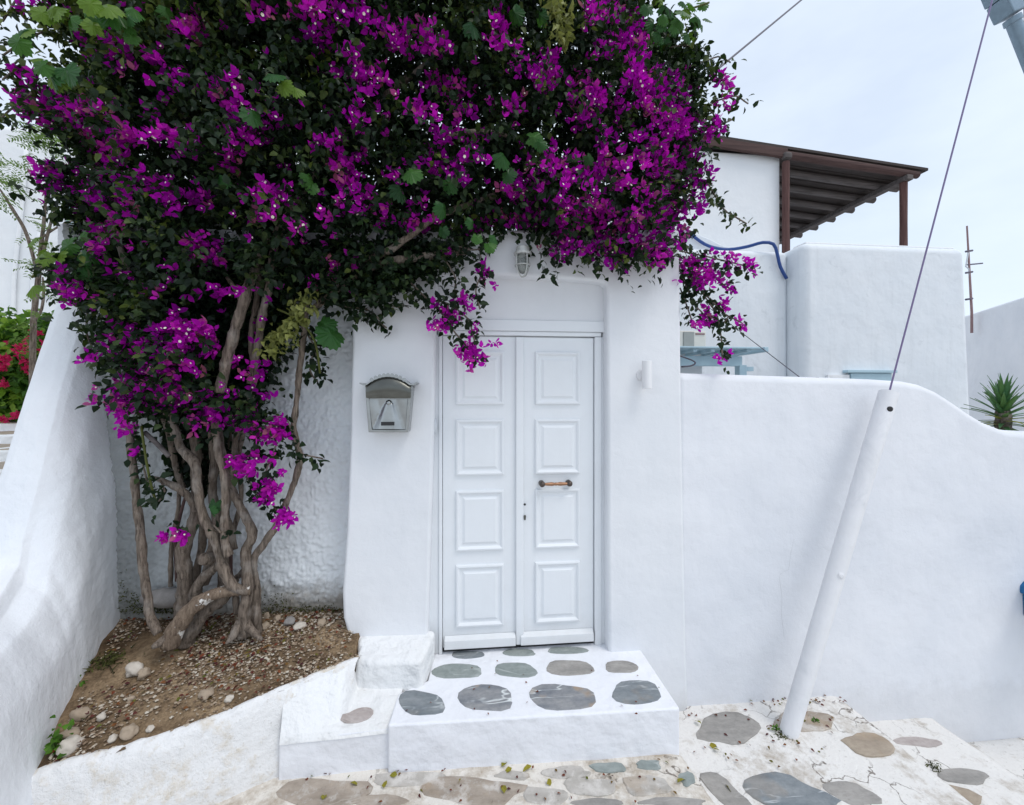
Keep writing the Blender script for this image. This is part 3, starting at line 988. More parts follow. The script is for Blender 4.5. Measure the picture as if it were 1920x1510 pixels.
ps = thing('side_step', 'low white plaster ramp left of the doorstep with one pinkish stone in it', 'step', (-.65, -.35, -.2))
A = [(-.905, -.455, -.035), (-.42, -.455, -.03)]
prof_rows = [[(-.925, -.36, .085), (-.935, -.33, .135), (-.93, -.465, -.22)]]
def ramp(u, v):
    # v 0 front top edge .. 1 back edge along the soil line
    xf, yf, zf = -.920 + u * .525, -.450 + u * .022, -.030
    xb = -.935 + u * .56
    yb = float(np.interp(xb, cx_, cy_)) - .015 if xb < -.60 else -.130
    zb = float(np.interp(xb, cx_, cz_)) + .002 if xb < -.60 else .012
    if xb >= -.66:
        k = min(1, (xb + .66) / .03)
        yb = yb * (1 - k) + -.130 * k
        zb = zb * (1 - k) + .012 * k
    e = v ** 1.15
    x, y, z = xf + (xb - xf) * v, yf + (yb - yf) * v, zf + (zb - zf) * e
    if v < .02:
        y, z = y - .006, z - .03
    return (x, y, z + .006 * fbm((x, y, 1), 7, 3))
gr = grid_mesh('ramp_top', ramp, 50, 40, M['rough'], ps)
bm = bmesh.new()
add_prism(bm, [Vector((-.925, -.452, -.040)), Vector((-.385, -.428, -.036)), Vector((-.385, -.428, -.5)), Vector((-.935, -.452, -.5))], (0, .12, 0))
obj('riser', bm, M['step'], ps, bevel=.012, seg=3)
def stone_on(parent, fn, cu, cv, ru, rv, m):
    n = 16
    vs = []
    for lay, (s, dz) in enumerate(((1.0, -.02), (1.0, .004), (.93, .007))):
        for k in range(n):
            a = 2 * PI * k / n
            r = 1 + .08 * math.sin(2 * a + 1) + .4 * max(0, math.cos(a - PI - .35)) ** 8
            p = fn(cu + ru * s * r * math.cos(a), cv + rv * s * r * math.sin(a))
            vs.append((p[0], p[1] - dz * .3, p[2] + dz))
    fs = [tuple(range(2 * n, 3 * n))] + [(b + k, b + (k + 1) % n, b + n + (k + 1) % n, b + n + k) for b in (0, n) for k in range(n)]
    return link('stone', mesh_from('stone', vs, fs, m), parent)
stone_on(ps, ramp, .66, .27, .115, .15, SL[4])
bm = bmesh.new()
bl = [atz(664, 1238, .155), atz(720, 1240, .155), atz(792, 1238, .155), Vector((-.222, .05, .178)), Vector((-.71, .05, .19)), atz(672, 1215, .172)]
add_prism(bm, bl, (0, 0, -.4))
obj('plinth_block', bm, M['rough'], ps, bevel=.028, seg=4)

# ================================================================== DOOR
dr = thing('double_door', 'white painted panelled double door in the thick whitewashed doorway', 'door', (.29, YD, 0))
fx0, fx1 = at(823, 900, YD).x, at(1126, 900, YD).x
lx0, mx0, mx1, rx1 = at(830, 900, YD).x, at(968.5, 900, YD).x, at(972, 900, YD).x, at(1113, 900, YD).x
zt0, zt1, zd = at(970, 600, YD - .03).z, at(970, 622, YD).z, at(970, 631, YD).z
bm = bmesh.new()
add_box(bm, (fx0, YD - .022, 0.0), (lx0 - .002, YD + .1, zd))
add_box(bm, (fx0 - .10, YD - .012, 0.0), (fx0 + .001, YD + .1, zd))
add_box(bm, (fx1 - .001, YD - .012, 0.0), (fx1 + .10, YD + .1, zd))
add_box(bm, (rx1 + .003, YD - .022, 0.0), (fx1, YD + .1, zd))
add_box(bm, (fx0 - .03, YD - .032, zt1), (fx1 + .02, YD + .1, zt0))
add_box(bm, (fx0, YD - .018, zd + .003), (fx1, YD + .1, zt1 - .001))
obj('door_frame', bm, M['door'], dr, bevel=.004, seg=2)
for x0, x1 in ((lx0, mx0), (mx1, rx1)):
    zb = 0.028
    right = x0 == mx1
    lf = obj('door_leaf', bx((x0, YD, zb), (x1, YD + .045, zd - .004)), M['door'], dr, bevel=.004, seg=2)
    px0, px1 = (855, 945) if not right else (1003, 1087)
    xa, xb = at(px0, 900, YD).x, at(px1, 900, YD).x
    for ya, yb in ((660, 759), (786, 889), (917, 1028), (1054, 1168)):
        z1, z0 = at(1000, ya, YD).z, at(1000, yb, YD).z
        vs, fs = [], []
        rings = [(0, -.002), (.003, .015), (.012, .017), (.020, .011), (.027, .004), (.038, .003), (.042, .004), (.056, .012), (.060, .012)]
        for ins, dep in rings:
            vs += [(xa + ins, YD - dep, z0 + ins), (xb - ins, YD - dep, z0 + ins), (xb - ins, YD - dep, z1 - ins), (xa + ins, YD - dep, z1 - ins)]
        for r in range(len(rings) - 1):
            for k in range(4):
                j = (k + 1) % 4
                fs.append((r * 4 + k, r * 4 + j, r * 4 + 4 + j, r * 4 + 4 + k))
        fs.append(tuple(len(vs) - 4 + k for k in range(4)))
        link('panel', mesh_from('panel', vs, fs, M['door']), lf)
    bm = bmesh.new()                          # drip board along the bottom
    add_prism(bm, [Vector((x0 + .012, YD - .002, .105)), Vector((x0 + .012, YD - .032, .085)), Vector((x0 + .012, YD - .036, .034)), Vector((x0 + .012, YD - .002, .030))], (x1 - x0 - .02, 0, 0))
    obj('drip_board', bm, M['door'], lf, bevel=.003, seg=2)
    if right:
        bm = bmesh.new()
        add_box(bm, (mx0 - .006, YD - .022, .03), (mx0 + .044, YD - .001, zd - .006))
        obj('meeting_strip', bm, M['door'], lf, bevel=.006, seg=2)
        hz = at(1040, 905, YD).z
        hx0, hx1 = at(1016, 905, YD - .03).x, at(1067, 905, YD - .03).x
        hd = obj('handle', lathe((hx0, YD - .045, hz), (1, 0, 0), [(0, .008), (.02, .0085), (.06, .0125), (.082, .0085), (.088, .0115), (.094, .0085), (.115, .0125), (hx1 - hx0 - .02, .0085), (hx1 - hx0, .008)], 14), M['brass'], lf, smooth=True)
        for hx in (hx0, hx1):
            obj('handle_rose', lathe((hx, YD - .001, hz), (0, -1, 0), [(0, .018), (.010, .019), (.026, .017), (.046, .019), (.058, .014), (.063, .002)], 16), M['bronze'], hd, smooth=True)
        p = at(984, 946, YD - .022)
        obj('spy_hole', lathe((p.x, YD - .021, p.z), (0, -1, 0), [(0, .0075), (.004, .0075), (.005, .004)], 14), M['black'], lf)
        p = at(984, 970, YD - .022)
        bm = bmesh.new()
        add_prism(bm, [Vector((p.x + a, YD - .0215, p.z + b)) for a, b in ((-.005, .014), (.005, .014), (.008, .004), (.005, -.018), (-.005, -.018), (-.008, .004))], (0, -.005, 0))
        ks = obj('keyhole_plate', bm, M['steeldark'], lf, bevel=.001, seg=1)
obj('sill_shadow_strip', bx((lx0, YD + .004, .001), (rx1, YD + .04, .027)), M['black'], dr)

# little metal plate on the left jamb
p = at(817, 801, -.004)
tag(obj('latch_plate', lathe((p.x - .012, .05, p.z), (1, 0, 0), [(0, .012), (.012, .012), (.016, .008)], 12), M['greypaint']), 'small pale grey plate on the left jamb of the doorway', 'door fitting')
bpy.data.objects['latch_plate'].scale = (1, 1, 1)
bpy.data.objects['latch_plate'].data.transform(Matrix.Translation(Vector((0, 0, p.z))) @ Matrix.Diagonal((1, 2.2, 4.2, 1)) @ Matrix.Translation(Vector((0, -.028, -p.z))))

# ================================================================== MAILBOX
YB = -.105
mb = thing('mailbox', 'metal mailbox with an arched lid on the wall left of the door', 'mailbox', (at(727, 808, 0).x, 0, at(727, 808, 0).z))
q = lambda x, y, Y=YB: at(x, y, Y)
body_front = [q(691, 811), q(765, 811), q(773, 724), q(684, 724)]
bm = bmesh.new()
fr = [bm.verts.new(v_) for v_ in body_front]
bk = [bm.verts.new((v_.x, .0, v_.z)) for v_ in body_front]
for k in range(4):
    j = (k + 1) % 4
    bm.faces.new((fr[k], fr[j], bk[j], bk[k]))
bm.faces.new(bk)
inn = [bm.verts.new(v_) for v_ in (q(697, 806), q(760, 806), q(766, 728), q(690, 728))]
for k in range(4):
    j = (k + 1) % 4
    bm.faces.new((fr[k], fr[j], inn[j], inn[k]))
rec = [bm.verts.new((v_.co.x, YB + .012, v_.co.z)) for v_ in inn]
for k in range(4):
    j = (k + 1) % 4
    bm.faces.new((inn[k], inn[j], rec[j], rec[k]))
bm.faces.new(rec)
obj('body', bm, M['steel'], mb, bevel=.0025, seg=2)
# front plate pressed into a fan that falls from the lock to the slot
def fp(u, v):
    xl, xr = 698 + (692 - 698) * v, 760 + (764 - 760) * v
    x, y = xl + (xr - xl) * u, 805 - (805 - 749) * v
    cxx = 726 + 4 * v
    half = 30 - 24 * v
    d = max(0.0, 1 - abs(x - cxx) / max(half, 1)) if v < .86 else 0
    bulge = .026 * min(1, d * 2.0) * (1 - .35 * v)
    crease = .006 * abs(math.sin((x - cxx) * .09 + v * 2)) * (1 if d <= 0 else 0)
    return tuple(at(x, y, YB + .010 - bulge - crease))
fpl = grid_mesh('front_plate', fp, 34, 26, M['steel'], mb)
sl0, sl1 = at(715, 798, YB - .008), at(740, 791, YB - .008)
obj('name_slot', bx((sl0.x, YB - .0185, sl0.z), (sl1.x, YB + .003, sl1.z)), M['black'], mb)
kp_ = at(729, 756, YB)
obj('lock', lathe((kp_.x, YB + .008, kp_.z), (0, -1, 0), [(0, .019), (.010, .018), (.013, .012), (.020, .011), (.021, .003)], 18), M['steel'], mb, smooth=True)
lidp = [q(688, 747, YB - .014), q(769, 747, YB - .014), q(771, 722, YB - .014)]
arch = [(680 + 95 * k / 12, 722 - 15.5 * math.sin(PI * min(1, max(0, (k - 1) / 10))) ** .8) for k in range(12, -1, -1)]
lid_poly = [q(688, 747, YB - .014), q(769, 747, YB - .014)] + [q(min(max(x, 685), 771), y + 1, YB - .014) for x, y in arch]
bm = bmesh.new()
add_prism(bm, lid_poly, (0, .11, 0))
lid = obj('lid', bm, M['steeldark'], mb, bevel=.002, seg=2)
def lidface(u, v):
    x = 686 + 84 * u
    yt = 724 - 15.5 * math.sin(PI * min(1, max(0, ((x - 680) / 95 * 12 - 1) / 10))) ** .8
    y = 746 + (yt - 746) * v
    return tuple(at(x, y, YB - .015 - .022 * (math.sin(PI * u) * .35 + .65) * math.sin(PI * (.08 + .92 * v)) ** .8))
grid_mesh('lid_front', lidface, 24, 14, M['steeldark'], lid)
bm = bmesh.new()
edge = [(674, 720), (681, 723)] + [(x, y) for x, y in arch[::-1]][1:-1] + [(774, 723), (781, 719)]
prevs = None
for x, y in edge:                             # projecting rim that follows the arch
    a, b = at(x, y, YB - .026), at(x, y - 2.6, YB - .026)
    row = [bm.verts.new(v_) for v_ in (a, b, Vector((b.x, 0, b.z)), Vector((a.x, 0, a.z)))]
    if prevs:
        for k in range(4):
            bm.faces.new((prevs[k], row[k], row[(k + 1) % 4], prevs[(k + 1) % 4]))
    else:
        bm.faces.new(row)
    prevs = row
bm.faces.new(prevs)
obj('rim', bm, M['steel'], lid)
for k in range(9):                            # scalloped cresting
    x = 697 + k * 7.6
    y = 722 - 15.5 * math.sin(PI * min(1, max(0, ((x - 680) / 95 * 12 - 1) / 10))) ** .8 - 3
    p = at(x, y, YB - .018)
    obj('scallop', lathe((p.x, p.y - .002, p.z), (0, 1, 0), [(0, .0115), (.004, .0115)], 12), M['steel'], lid)

# ================================================================== LAMPS
p = at(980, 478, -.075)
bl = thing('bulkhead_lamp', 'grey caged bulkhead lamp hanging over the door under the flowers', 'lamp', (p.x, 0, p.z))
obj('base', lathe((p.x, p.y, p.z - .002), (0, 0, 1), [(0, .052), (.012, .054), (.016, .040), (.045, .040), (.050, .030)], 22), M['lampgrey'], bl, smooth=False)
bm = bmesh.new()
add_box(bm, (p.x - .028, p.y + .02, p.z + .006), (p.x + .028, .0, p.z + .05))
obj('bracket', bm, M['lampgrey'], bl, bevel=.006)
obj('glass', lathe((p.x, p.y, p.z), (0, 0, -1), [(0, .034), (.05, .036), (.085, .031), (.108, .018), (.115, .003)], 20), M['glass'], bl, smooth=True)
for k in range(4):
    a = PI * k / 2 + .5
    dx, dy = math.cos(a), math.sin(a)
    obj('cage_wire', tube([(p.x + dx * r, p.y + dy * r, p.z - h) for h, r in ((0, .044), (.06, .045), (.10, .036), (.128, .016), (.133, .0))], .0038, sides=6, step=.012), M['lampgrey'], bl, smooth=True)
obj('cage_ring', tube([(p.x + .045 * math.cos(a), p.y + .045 * math.sin(a), p.z - .065) for a in np.linspace(0, 2 * PI, 17)], .0035, sides=6, step=.02), M['lampgrey'], bl, smooth=True)

p = at(1213, 703, -.06)
cl = thing('cylinder_lamp', 'white tubular wall lamp on the plaster right of the door', 'lamp', (p.x, 0, p.z))
obj('tube_body', lathe((p.x, -.06, p.z - .088), (0, 0, 1), [(0, .022), (.001, .029), (.004, .030), (.040, .030), (.172, .0295), (.175, .026), (.170, .022)], 24), M['lampwhite'], cl, smooth=False, bevel=.0012, seg=1)
obj('wall_plate', lathe((p.x - .012, -.0005, p.z), (0, -1, 0), [(0, .034), (.012, .034), (.016, .028)], 22), M['lampwhite'], cl, bevel=.001, seg=1)
obj('neck', lathe((p.x - .004, -.016, p.z), (0, -1, 0), [(0, .011), (.03, .011)], 12), M['lampwhite'], cl)

# ================================================================== STAY TUBE AND CABLES
pb, pt = atz(1479, 1374, Z1), at(1665, 741, -.10)
gp = thing('stay_tube', 'white painted tube leaning from the paving against the right wall, covering the stay cable', 'pipe', pb)
dv = (pt - pb)
ln = dv.length
dv.normalize()
bm = tube([pb - dv * .03, pb + dv * ln * .33, pb + dv * ln * .66, pt + dv * .02], [.049, .050, .051, .053], sides=26, step=.03, rough=.035)
for f_ in [f for f in bm.faces if len(f.verts) > 8][1:]:
    ret = bmesh.ops.inset_individual(bm, faces=[f_], thickness=.006, depth=0)
    bmesh.ops.translate(bm, verts=f_.verts, vec=-dv * .05)
obj('tube', bm, M['pipe'], gp, smooth=True, bevel=.0015, seg=1, ang=50)
for f, s in ((.045, -1), (.545, -1)):
    c0 = pt - dv * (ln * f)
    sidev = Vector((-.25, -1, 0.05)).normalized()
    obj('bolt', lathe(c0 + sidev * .045, sidev, [(0, .017), (.010, .017), (.014, .010)], 12), M['black' if f < .1 else 'pipe'], gp)
pw = at(1668, 733, -.10)
pend = at(1862, -6, .06)
far = pend + (pend - pw) * .35
tag(obj('stay_cable', tube([pt - dv * .05, pw, pend, far], .0052, sides=6, step=.3, smooth=False), M['violetcable']), 'straight violet-grey stay cable rising from the leaning tube to the utility pole', 'cable')
a, b = at(1330, 143, .55), at(1510, -6, 1.4)
tag(obj('overhead_cable', tube([a + (a - b) * .5, a, b, b + (b - a)], .008, sides=6, step=.3, smooth=False), M['cable']), 'dark overhead cable slanting up from the bougainvillea into the sky', 'cable')
a, b = at(1375, 612, 1.2), at(1500, 708, .30)
tag(obj('clothes_wire', tube([a + (a - b) * .5, a, b, at(1535, 708.5, .32)], .0035, sides=5, step=.3, smooth=False), M['cable']), 'thin dark wire running down onto the top of the right wall', 'wire')

# utility pole and floodlight at the top right corner
up0, up1 = at(1915, 0, 1.3), at(1960, 700, 1.3)
axis = Vector((-.06, 0, 1)).normalized()
foot = Vector((5.05, 1.3, -1.3))
tp = at(1950, -10, 1.3)
tag(obj('utility_pole', tube([(tp.x + .33, 1.3, -1.3), tp, tp + (tp - Vector((tp.x + .33, 1.3, -1.3))) * .2], [.15, .115, .11], sides=14, step=.4), M['polewood'], smooth=True), 'brown wooden utility pole just inside the top right corner', 'pole')
fl = thing('floodlight', 'grey blue street light head on a slanting arm at the top right', 'street light', at(1890, 30, .9))
c0, c1, c2 = at(1884, 8, .9), at(1897, 34, .9), at(1968, 210, .9)
ax = (c2 - c1).normalized()
obj('arm', lathe(c1, ax, [(0, .062), (.05, .064), (.055, .052), ((c2 - c1).length + .3, .055)], 18), M['steelblue'], fl, smooth=False, bevel=.002, seg=1)
bm = bmesh.new()
u_ = Vector((ax.z, 0, -ax.x)).normalized()
hw_, hl = .085, .17
cc = c1 - ax * .02
pts = [cc - u_ * hw_, cc + u_ * hw_, cc + u_ * (hw_ + .012) - ax * hl, cc - u_ * (hw_ + .012) - ax * hl]
add_prism(bm, [p_ + Vector((0, -.08, 0)) for p_ in pts], (0, .16, 0))
obj('lamp_head', bm, M['steelblue'], fl, bevel=.012, seg=2)
bm = bmesh.new()
cc2 = cc - ax * (hl + .004)
pts = [cc2 - u_ * (hw_ + .016), cc2 + u_ * (hw_ + .016), cc2 + u_ * (hw_ + .016) - ax * .14, cc2 - u_ * (hw_ + .016) - ax * .14]
add_prism(bm, [p_ + Vector((0, -.085, 0)) for p_ in pts], (0, .17, 0))
obj('lamp_hood', bm, M['steelblue'], fl, bevel=.01, seg=2)

# blue bin at the right edge, standing on the lower street
p = at(1912, 1122, -.15)
bn = thing('litter_bin', 'blue plastic bin fixed to the wall at the right edge of the view', 'bin', (p.x + .2, -.12, p.z))
z0, z1 = at(1916, 1157, .02).z, at(1914, 1090, .02).z
x0 = at(1912, 1110, .03).x + .012
bm = bmesh.new()
add_prism(bm, [Vector((x0 + .012, -.27, z0)), Vector((x0 + .40, -.27, z0)), Vector((x0 + .415, -.27, z1 - .09)), Vector((x0 + .002, -.27, z1 - .09))], (0, .30, 0))
obj('bin_body', bm, M['bluebin'], bn, bevel=.012)
bm = bmesh.new()
add_prism(bm, [Vector((x0 - .012, -.285, z1 - .088)), Vector((x0 + .43, -.285, z1 - .088)), Vector((x0 + .43, -.285, z1 - .03)), Vector((x0 + .39, -.285, z1)), Vector((x0 + .025, -.285, z1)), Vector((x0 - .012, -.285, z1 - .035))], (0, .32, 0))
obj('bin_lid', bm, M['bluebin'], bn, bevel=.008)

# ================================================================== HOUSES BEHIND
YF = 4.0
hs = thing('terrace_house', 'white cubic house behind the right wall with a roof terrace and brown veranda', 'house', (6.5, 5, -1.3))
x0, x1 = at(1508, 600, YF).x, at(1812, 600, YF).x
z1 = at(1510, 452, YF).z
bm = bmesh.new()
vs = add_box(bm, (x0, YF, -1.3), (x1, YF + 8, z1))
vs[0].co.x -= .0; vs[1].co.x += .28
obj('terrace_block', bm, M['house'], hs, bevel=.14, seg=5)
obj('terrace_coping', bx((x0 + .10, YF + .09, z1 - .02), (x1 - .12, YF + .38, z1 + .025)), M['housewarm'], hs, bevel=.02)
xL = at(1180, 600, YF + .36).x
obj('side_wall', bx((xL, YF + .36, -1.3), (x0 + .01, YF + 6.5, z1 - .05)), M['house'], hs, bevel=.10, seg=4)
YU = 5.0
xu0, xu1 = at(1200, 400, YU).x, at(1463, 400, YU).x
zu = at(1440, 303, YU).z
obj('upper_storey', bx((xu0, YU, z1 - .3), (xu1, YU + 5.0, zu + .14)), M['housewarm'], hs, bevel=.04)
# curved parapet foot at its left
bm = bmesh.new()
pp = [(1288, 425), (1300, 436), (1318, 443), (1335, 450), (1352, 459), (1372, 465), (1372, 480), (1288, 480)]
add_prism(bm, [at(x, y, YU - .25) for x, y in pp], (0, .24, 0))
obj('curved_parapet', bm, M['house'], hs, bevel=.02)
# round vent / light on the upper wall
p = at(1332, 367, YU)
vn = obj('wall_light', lathe((p.x, YU - .001, p.z), (0, -1, 0), [(0, .13), (.05, .13), (.07, .10), (.055, .085)], 22), M['greypaint'], hs, bevel=.004, seg=1)
obj('glass_disc', lathe((p.x, YU - .056, p.z), (0, -1, 0), [(0, .08), (.015, .07)], 18), M['grille'], vn)
# veranda
xr = 8.62
zb = at(1600, 318, YU).z - .02
def beam(name, a, b, m, parent, bevel=.012):
    return obj(name, bx(a, b), m, parent, bevel=bevel, seg=2)
vr = obj('veranda_roof', bx((at(1310, 280, YU).x, YU - .12, zu + .20), (xr + .40, YU + 3.75, zu + .25)), M['darkdeck'], hs)
beam('fascia_board', (at(1310, 280, YU).x, YU - .14, zu + .02), (xu1 + .05, YU - .07, zu + .195), M['brownwood'], vr)
for k in range(8):
    y = YU - .05 + k * .52
    obj('rafter', lathe((xu1 + .02 if k else xu1 - .12, y, zu + .12), (1, 0, 0), [(0, .072), (1.5, .078), (xr + .36 - xu1, .068)], 12), M['greywood'] if k else M['brownwood'], vr, smooth=False)
for k in range(9):
    y = YU - .08 + k * .42
    obj('roof_board', bx((xu1 + .02, y, zu + .198 - .012), (xr + .36, y + .40, zu + .199)), M['darkdeck'], vr)
beam('edge_beam', (xr - .10, YU - .16, zu - .05), (xr + .03, YU + 3.7, zu + .045), M['greywood'], vr)
beam('cross_beam', (xu1 - .05, YU - .20, zu - .02), (xu1 + .10, YU - .08, zu + .10), M['greywood'], vr, .03)
for o_ in [vr] + list(vr.children):                  # the roof falls gently towards its open end
    for vtx in o_.data.vertices:
        vtx.co.z -= .088 * (vtx.co.x - xu1)
for (x_, y_, r_) in ((xu1 + .035, YU - .10, .066), (xr - .03, YU - .02, .066), (xr - .03, YU + 3.05, .062)):
    obj('post', lathe((x_, y_, z1 - .1), (0, 0, 1), [(0, r_ * 1.05), (.9, r_ * .95), (zu - .05 - z1 + .1 - .088 * (x_ - xu1), r_)], 10), M['postwood'], vr)
# window lintel peeping over the wall
pa, pc = at(1590, 700, YF), at(1666, 720, YF)
wl = obj('window_frame', bx((pa.x, YF - .06, pc.z - .7), (pc.x, YF + .02, pa.z)), M['paleblue'], hs, bevel=.01)
obj('window_hood', bx((pa.x - .10, YF - .10, pa.z + .004), (pc.x + .06, YF + .02, pa.z + .05)), M['paleblue'], hs, bevel=.006)
obj('window_ledge', bx((at(1548, 700, YF).x, YF - .05, pa.z - .10), (pa.x - .02, YF + .02, pa.z - .03)), M['housewarm'], hs)
# blue hose over the parapet
hp = [(1285, 428, YU - .3), (1305, 447, YU - .3), (1330, 462, YU - .32), (1365, 468, YU - .35), (1400, 463, YU - .5), (1430, 455, YF + .34), (1450, 458, YF + .3), (1457, 475, YF + .3), (1463, 500, YF + .3), (1475, 523, YF + .3)]
tag(obj('garden_hose', tube([at(*v_) for v_ in hp], .028, sides=8, step=.08), M['bluehose'], smooth=True), 'blue hose looping along the parapet of the terrace house', 'hose')

# antenna mast standing on the roof to the right
YA = 8.0
mp0, mp1 = at(1822, 585, YA), at(1813, 424, YA)
an = thing('antenna_mast', 'rusty thin antenna mast with a short crossbar on the far roof', 'antenna', mp0)
obj('mast', tube([mp0 + Vector((0, 0, -.6)), mp0, mp1], [.032, .03, .02], sides=8, step=.5, smooth=False), M['rust'], an)
obj('crossbar', tube([at(1811, 497, YA), at(1842, 494, YA)], .022, sides=6, step=.5, smooth=False), M['cable'], an)
obj('brace', tube([at(1816, 470, YA), at(1811, 500, YA), at(1817, 505, YA), at(1821, 562, YA)], .02, sides=6, step=.3, smooth=False), M['greypaint'], an)
for y_ in (471, 511, 561):
    obj('clamp', tube([at(1811, y_ + 1, YA), at(1823, y_ - 1, YA)], .03, sides=6, step=.5, smooth=False), M['cable'], an)

# house at the far right, turned so its long flank comes nearer
f0, f1 = atz(1815, 590, 4.0), atz(1921, 555, 4.0)
d_ = (f1 - f0).normalized()
n_ = Vector((-d_.y, d_.x, 0))
if n_.x < 0: n_ = -n_
a_, b_ = f0 - d_ * 5, f1 + d_ * 1.0
bm = bmesh.new()
add_prism(bm, [Vector((v_.x, v_.y, -1.3)) for v_ in (a_, b_, b_ + n_ * 6, a_ + n_ * 6)], (0, 0, 5.3))
tag(obj('flank_house', bm, M['wall'], bevel=.08, seg=3), 'plain white house wall rising behind the yucca at the right edge', 'house')

# yucca behind the wall
yc = at(1881, 792, 1.1)
yu = thing('yucca', 'spiky yucca plant with yellowing lower leaves behind the low end of the right wall', 'plant', (yc.x, yc.y, -.6))
obj('trunk', tube([(yc.x + .05, yc.y, -1.3), (yc.x + .02, yc.y, .6), yc + Vector((0, 0, .12))], [.09, .07, .055], sides=10, rough=.2), M['bark'], yu, smooth=True)
rr = random.Random(5)
for k in range(96):
    g = k / 95
    az = k * 2.399
    el = 1.42 - 1.9 * g ** 1.25 + rr.uniform(-.15, .15)
    L = rr.uniform(.22, .32) * (1 - .25 * (g > .85))
    hd_ = Vector((math.cos(az), math.sin(az), 0))
    pts3 = []
    bpos = yc + Vector((0, 0, .20 - .30 * g))
    droop = .10 + .9 * max(0, g - .45)
    for s in range(6):
        t_ = s / 5
        e2 = el - droop * t_ * 1.6
        pts3.append((bpos if s == 0 else Vector(pts3[-1])) + (hd_ * math.cos(e2) + Vector((0, 0, math.sin(e2)))) * (L / 5 if s else 0))
    side = Vector((-hd_.y, hd_.x, 0))
    vs, fs = [], []
    for s, p_ in enumerate(pts3):
        wv = .023 * (1 - (s / 5) ** 2) + .0008
        vs += [p_ - side * wv + Vector((0, 0, .006)), p_, p_ + side * wv + Vector((0, 0, .006))]
    for s in range(5):
        for h in (0, 1):
            fs.append((s * 3 + h, s * 3 + h + 1, s * 3 + 4 + h, s * 3 + 3 + h))
    me = mesh_from('leaf', vs, fs, M['yucca'])
    v_ = .25 * rr.random() + (.72 if .5 < g < .78 and rr.random() < .5 else .15) if g < .85 else .9 * rr.random()
    at_ = me.attributes.new('v', 'FLOAT', 'POINT')
    at_.data.foreach_set('value', [min(1, v_)] * len(vs))
    link('leaf', me, yu)

# air conditioner and pale blue wooden pergola seen beyond the right pier
YC = 2.2
pa, pc = at(1262, 620, YC), at(1324, 658, YC)
ac = thing('air_conditioner', 'cream air conditioner unit seen beyond the right edge of the doorway block', 'air conditioner', (pa.x, YC, pc.z))
obj('casing', bx((pa.x, YC, pc.z), (pc.x, YC + .3, pa.z)), M['cream'], ac, bevel=.012)
g0, g1 = at(1281, 622, YC), at(1301, 656, YC)
obj('fan_grille', bx((g0.x, YC - .012, g1.z), (g1.x, YC - .002, g0.z)), M['grille'], ac, bevel=.006)
obj('stripe', bx((g1.x + .02, YC - .006, at(1300, 628, YC).z), (pc.x - .02, YC - .001, at(1300, 625, YC).z)), M['rust'], ac)
obj('stand', bx((pa.x + .04, YC + .02, -1.3), (pc.x - .04, YC + .26, pc.z)), M['housewarm'], ac)
bt = thing('blue_pergola', 'pale blue wooden pergola top behind the right wall beside the doorway block', 'pergola', (at(1350, 700, 1.9).x, 1.9, -.4))
YP = 1.9
def fb(x0, y0, x1, y1, Y0, Y1, nm, m='paleblue', bev=.006):
    a, b = at(x0, y0, Y0), at(x1, y1, Y0)
    return obj(nm, bx((a.x, Y0, b.z), (b.x, Y1, a.z)), M[m], bt, bevel=bev, seg=2)
fb(1240, 667, 1392, 687, YP, YP + .06, 'front_beam')
for k in range(6):
    a = at(1248 + k * 32, 664, YP)
    obj('rafter', bx((a.x, YP - .22, a.z + .002), (a.x + .05, YP + 1.2, a.z + .055)), M['paleblue'], bt, bevel=.006, seg=2)
a, b = at(1242, 661, YP - .2), at(1420, 664, YP - .2)
for k in range(7):
    y_ = YP - .26 + k * .2
    obj('slat', bx((a.x, y_, a.z + .042), (b.x + .02, y_ + .16, a.z + .062)), M['paleblue'], bt, bevel=.004, seg=1)
pl = at(1402, 690, YP + .02)
obj('post', bx((pl.x - .12, YP - .01, -1.3), (pl.x - .03, YP + .08, pl.z + .03)), M['paleblue'], bt, bevel=.006)
bm = bmesh.new()
add_prism(bm, [at(1385, 688, YP + .01), at(1413, 688, YP + .01), at(1413, 696, YP + .01), at(1398, 696, YP + .01)], (0, .05, 0))
obj('corbel', bm, M['paleblue'], bt)
cb = [(1262, 664, 1.5), (1282, 670, 1.5), (1298, 676, 1.5), (1304, 681, 1.5), (1296, 686, 1.5), (1278, 688, 1.5)]
tag(obj('loose_cable', tube([at(*v_) for v_ in cb], .008, sides=6, step=.03), M['cable'], smooth=True), 'short black cable loop in front of the pale blue pergola', 'cable')

# house on the left beyond the alley
YL = 6.0
lh = thing('alley_house', 'tall white house at the left edge beyond the alley, with a pale blue shuttered window', 'house', (-8, YL, 1.2))
zr = at(60, 236, YL).z
obj('wall', bx((-16, YL, -1.3), (-2.6, YL + 5, zr)), M['housewarm'], lh, bevel=.12, seg=4)
obj('drain_pipe', tube([at(50, 270, YL - .05), at(40, 390, YL - .05), at(26, 520, YL - .05), at(24, 640, YL - .05)], .035, sides=8, step=.3), M['housewarm'], lh, smooth=True)
obj('moulding', tube([at(78, 440, YL - .01), at(72, 480, YL - .01), at(62, 532, YL - .01), at(66, 546, YL - .01), at(85, 550, YL - .01), at(150, 562, YL - .01)], .05, sides=8, step=.1), M['housewarm'], lh, smooth=True)
pa, pc = at(124, 385, YL), at(172, 462, YL)
wf = obj('window_frame', bx((pa.x, YL - .05, pc.z), (pc.x, YL + .05, pa.z)), M['lampwhite'], lh, bevel=.01)
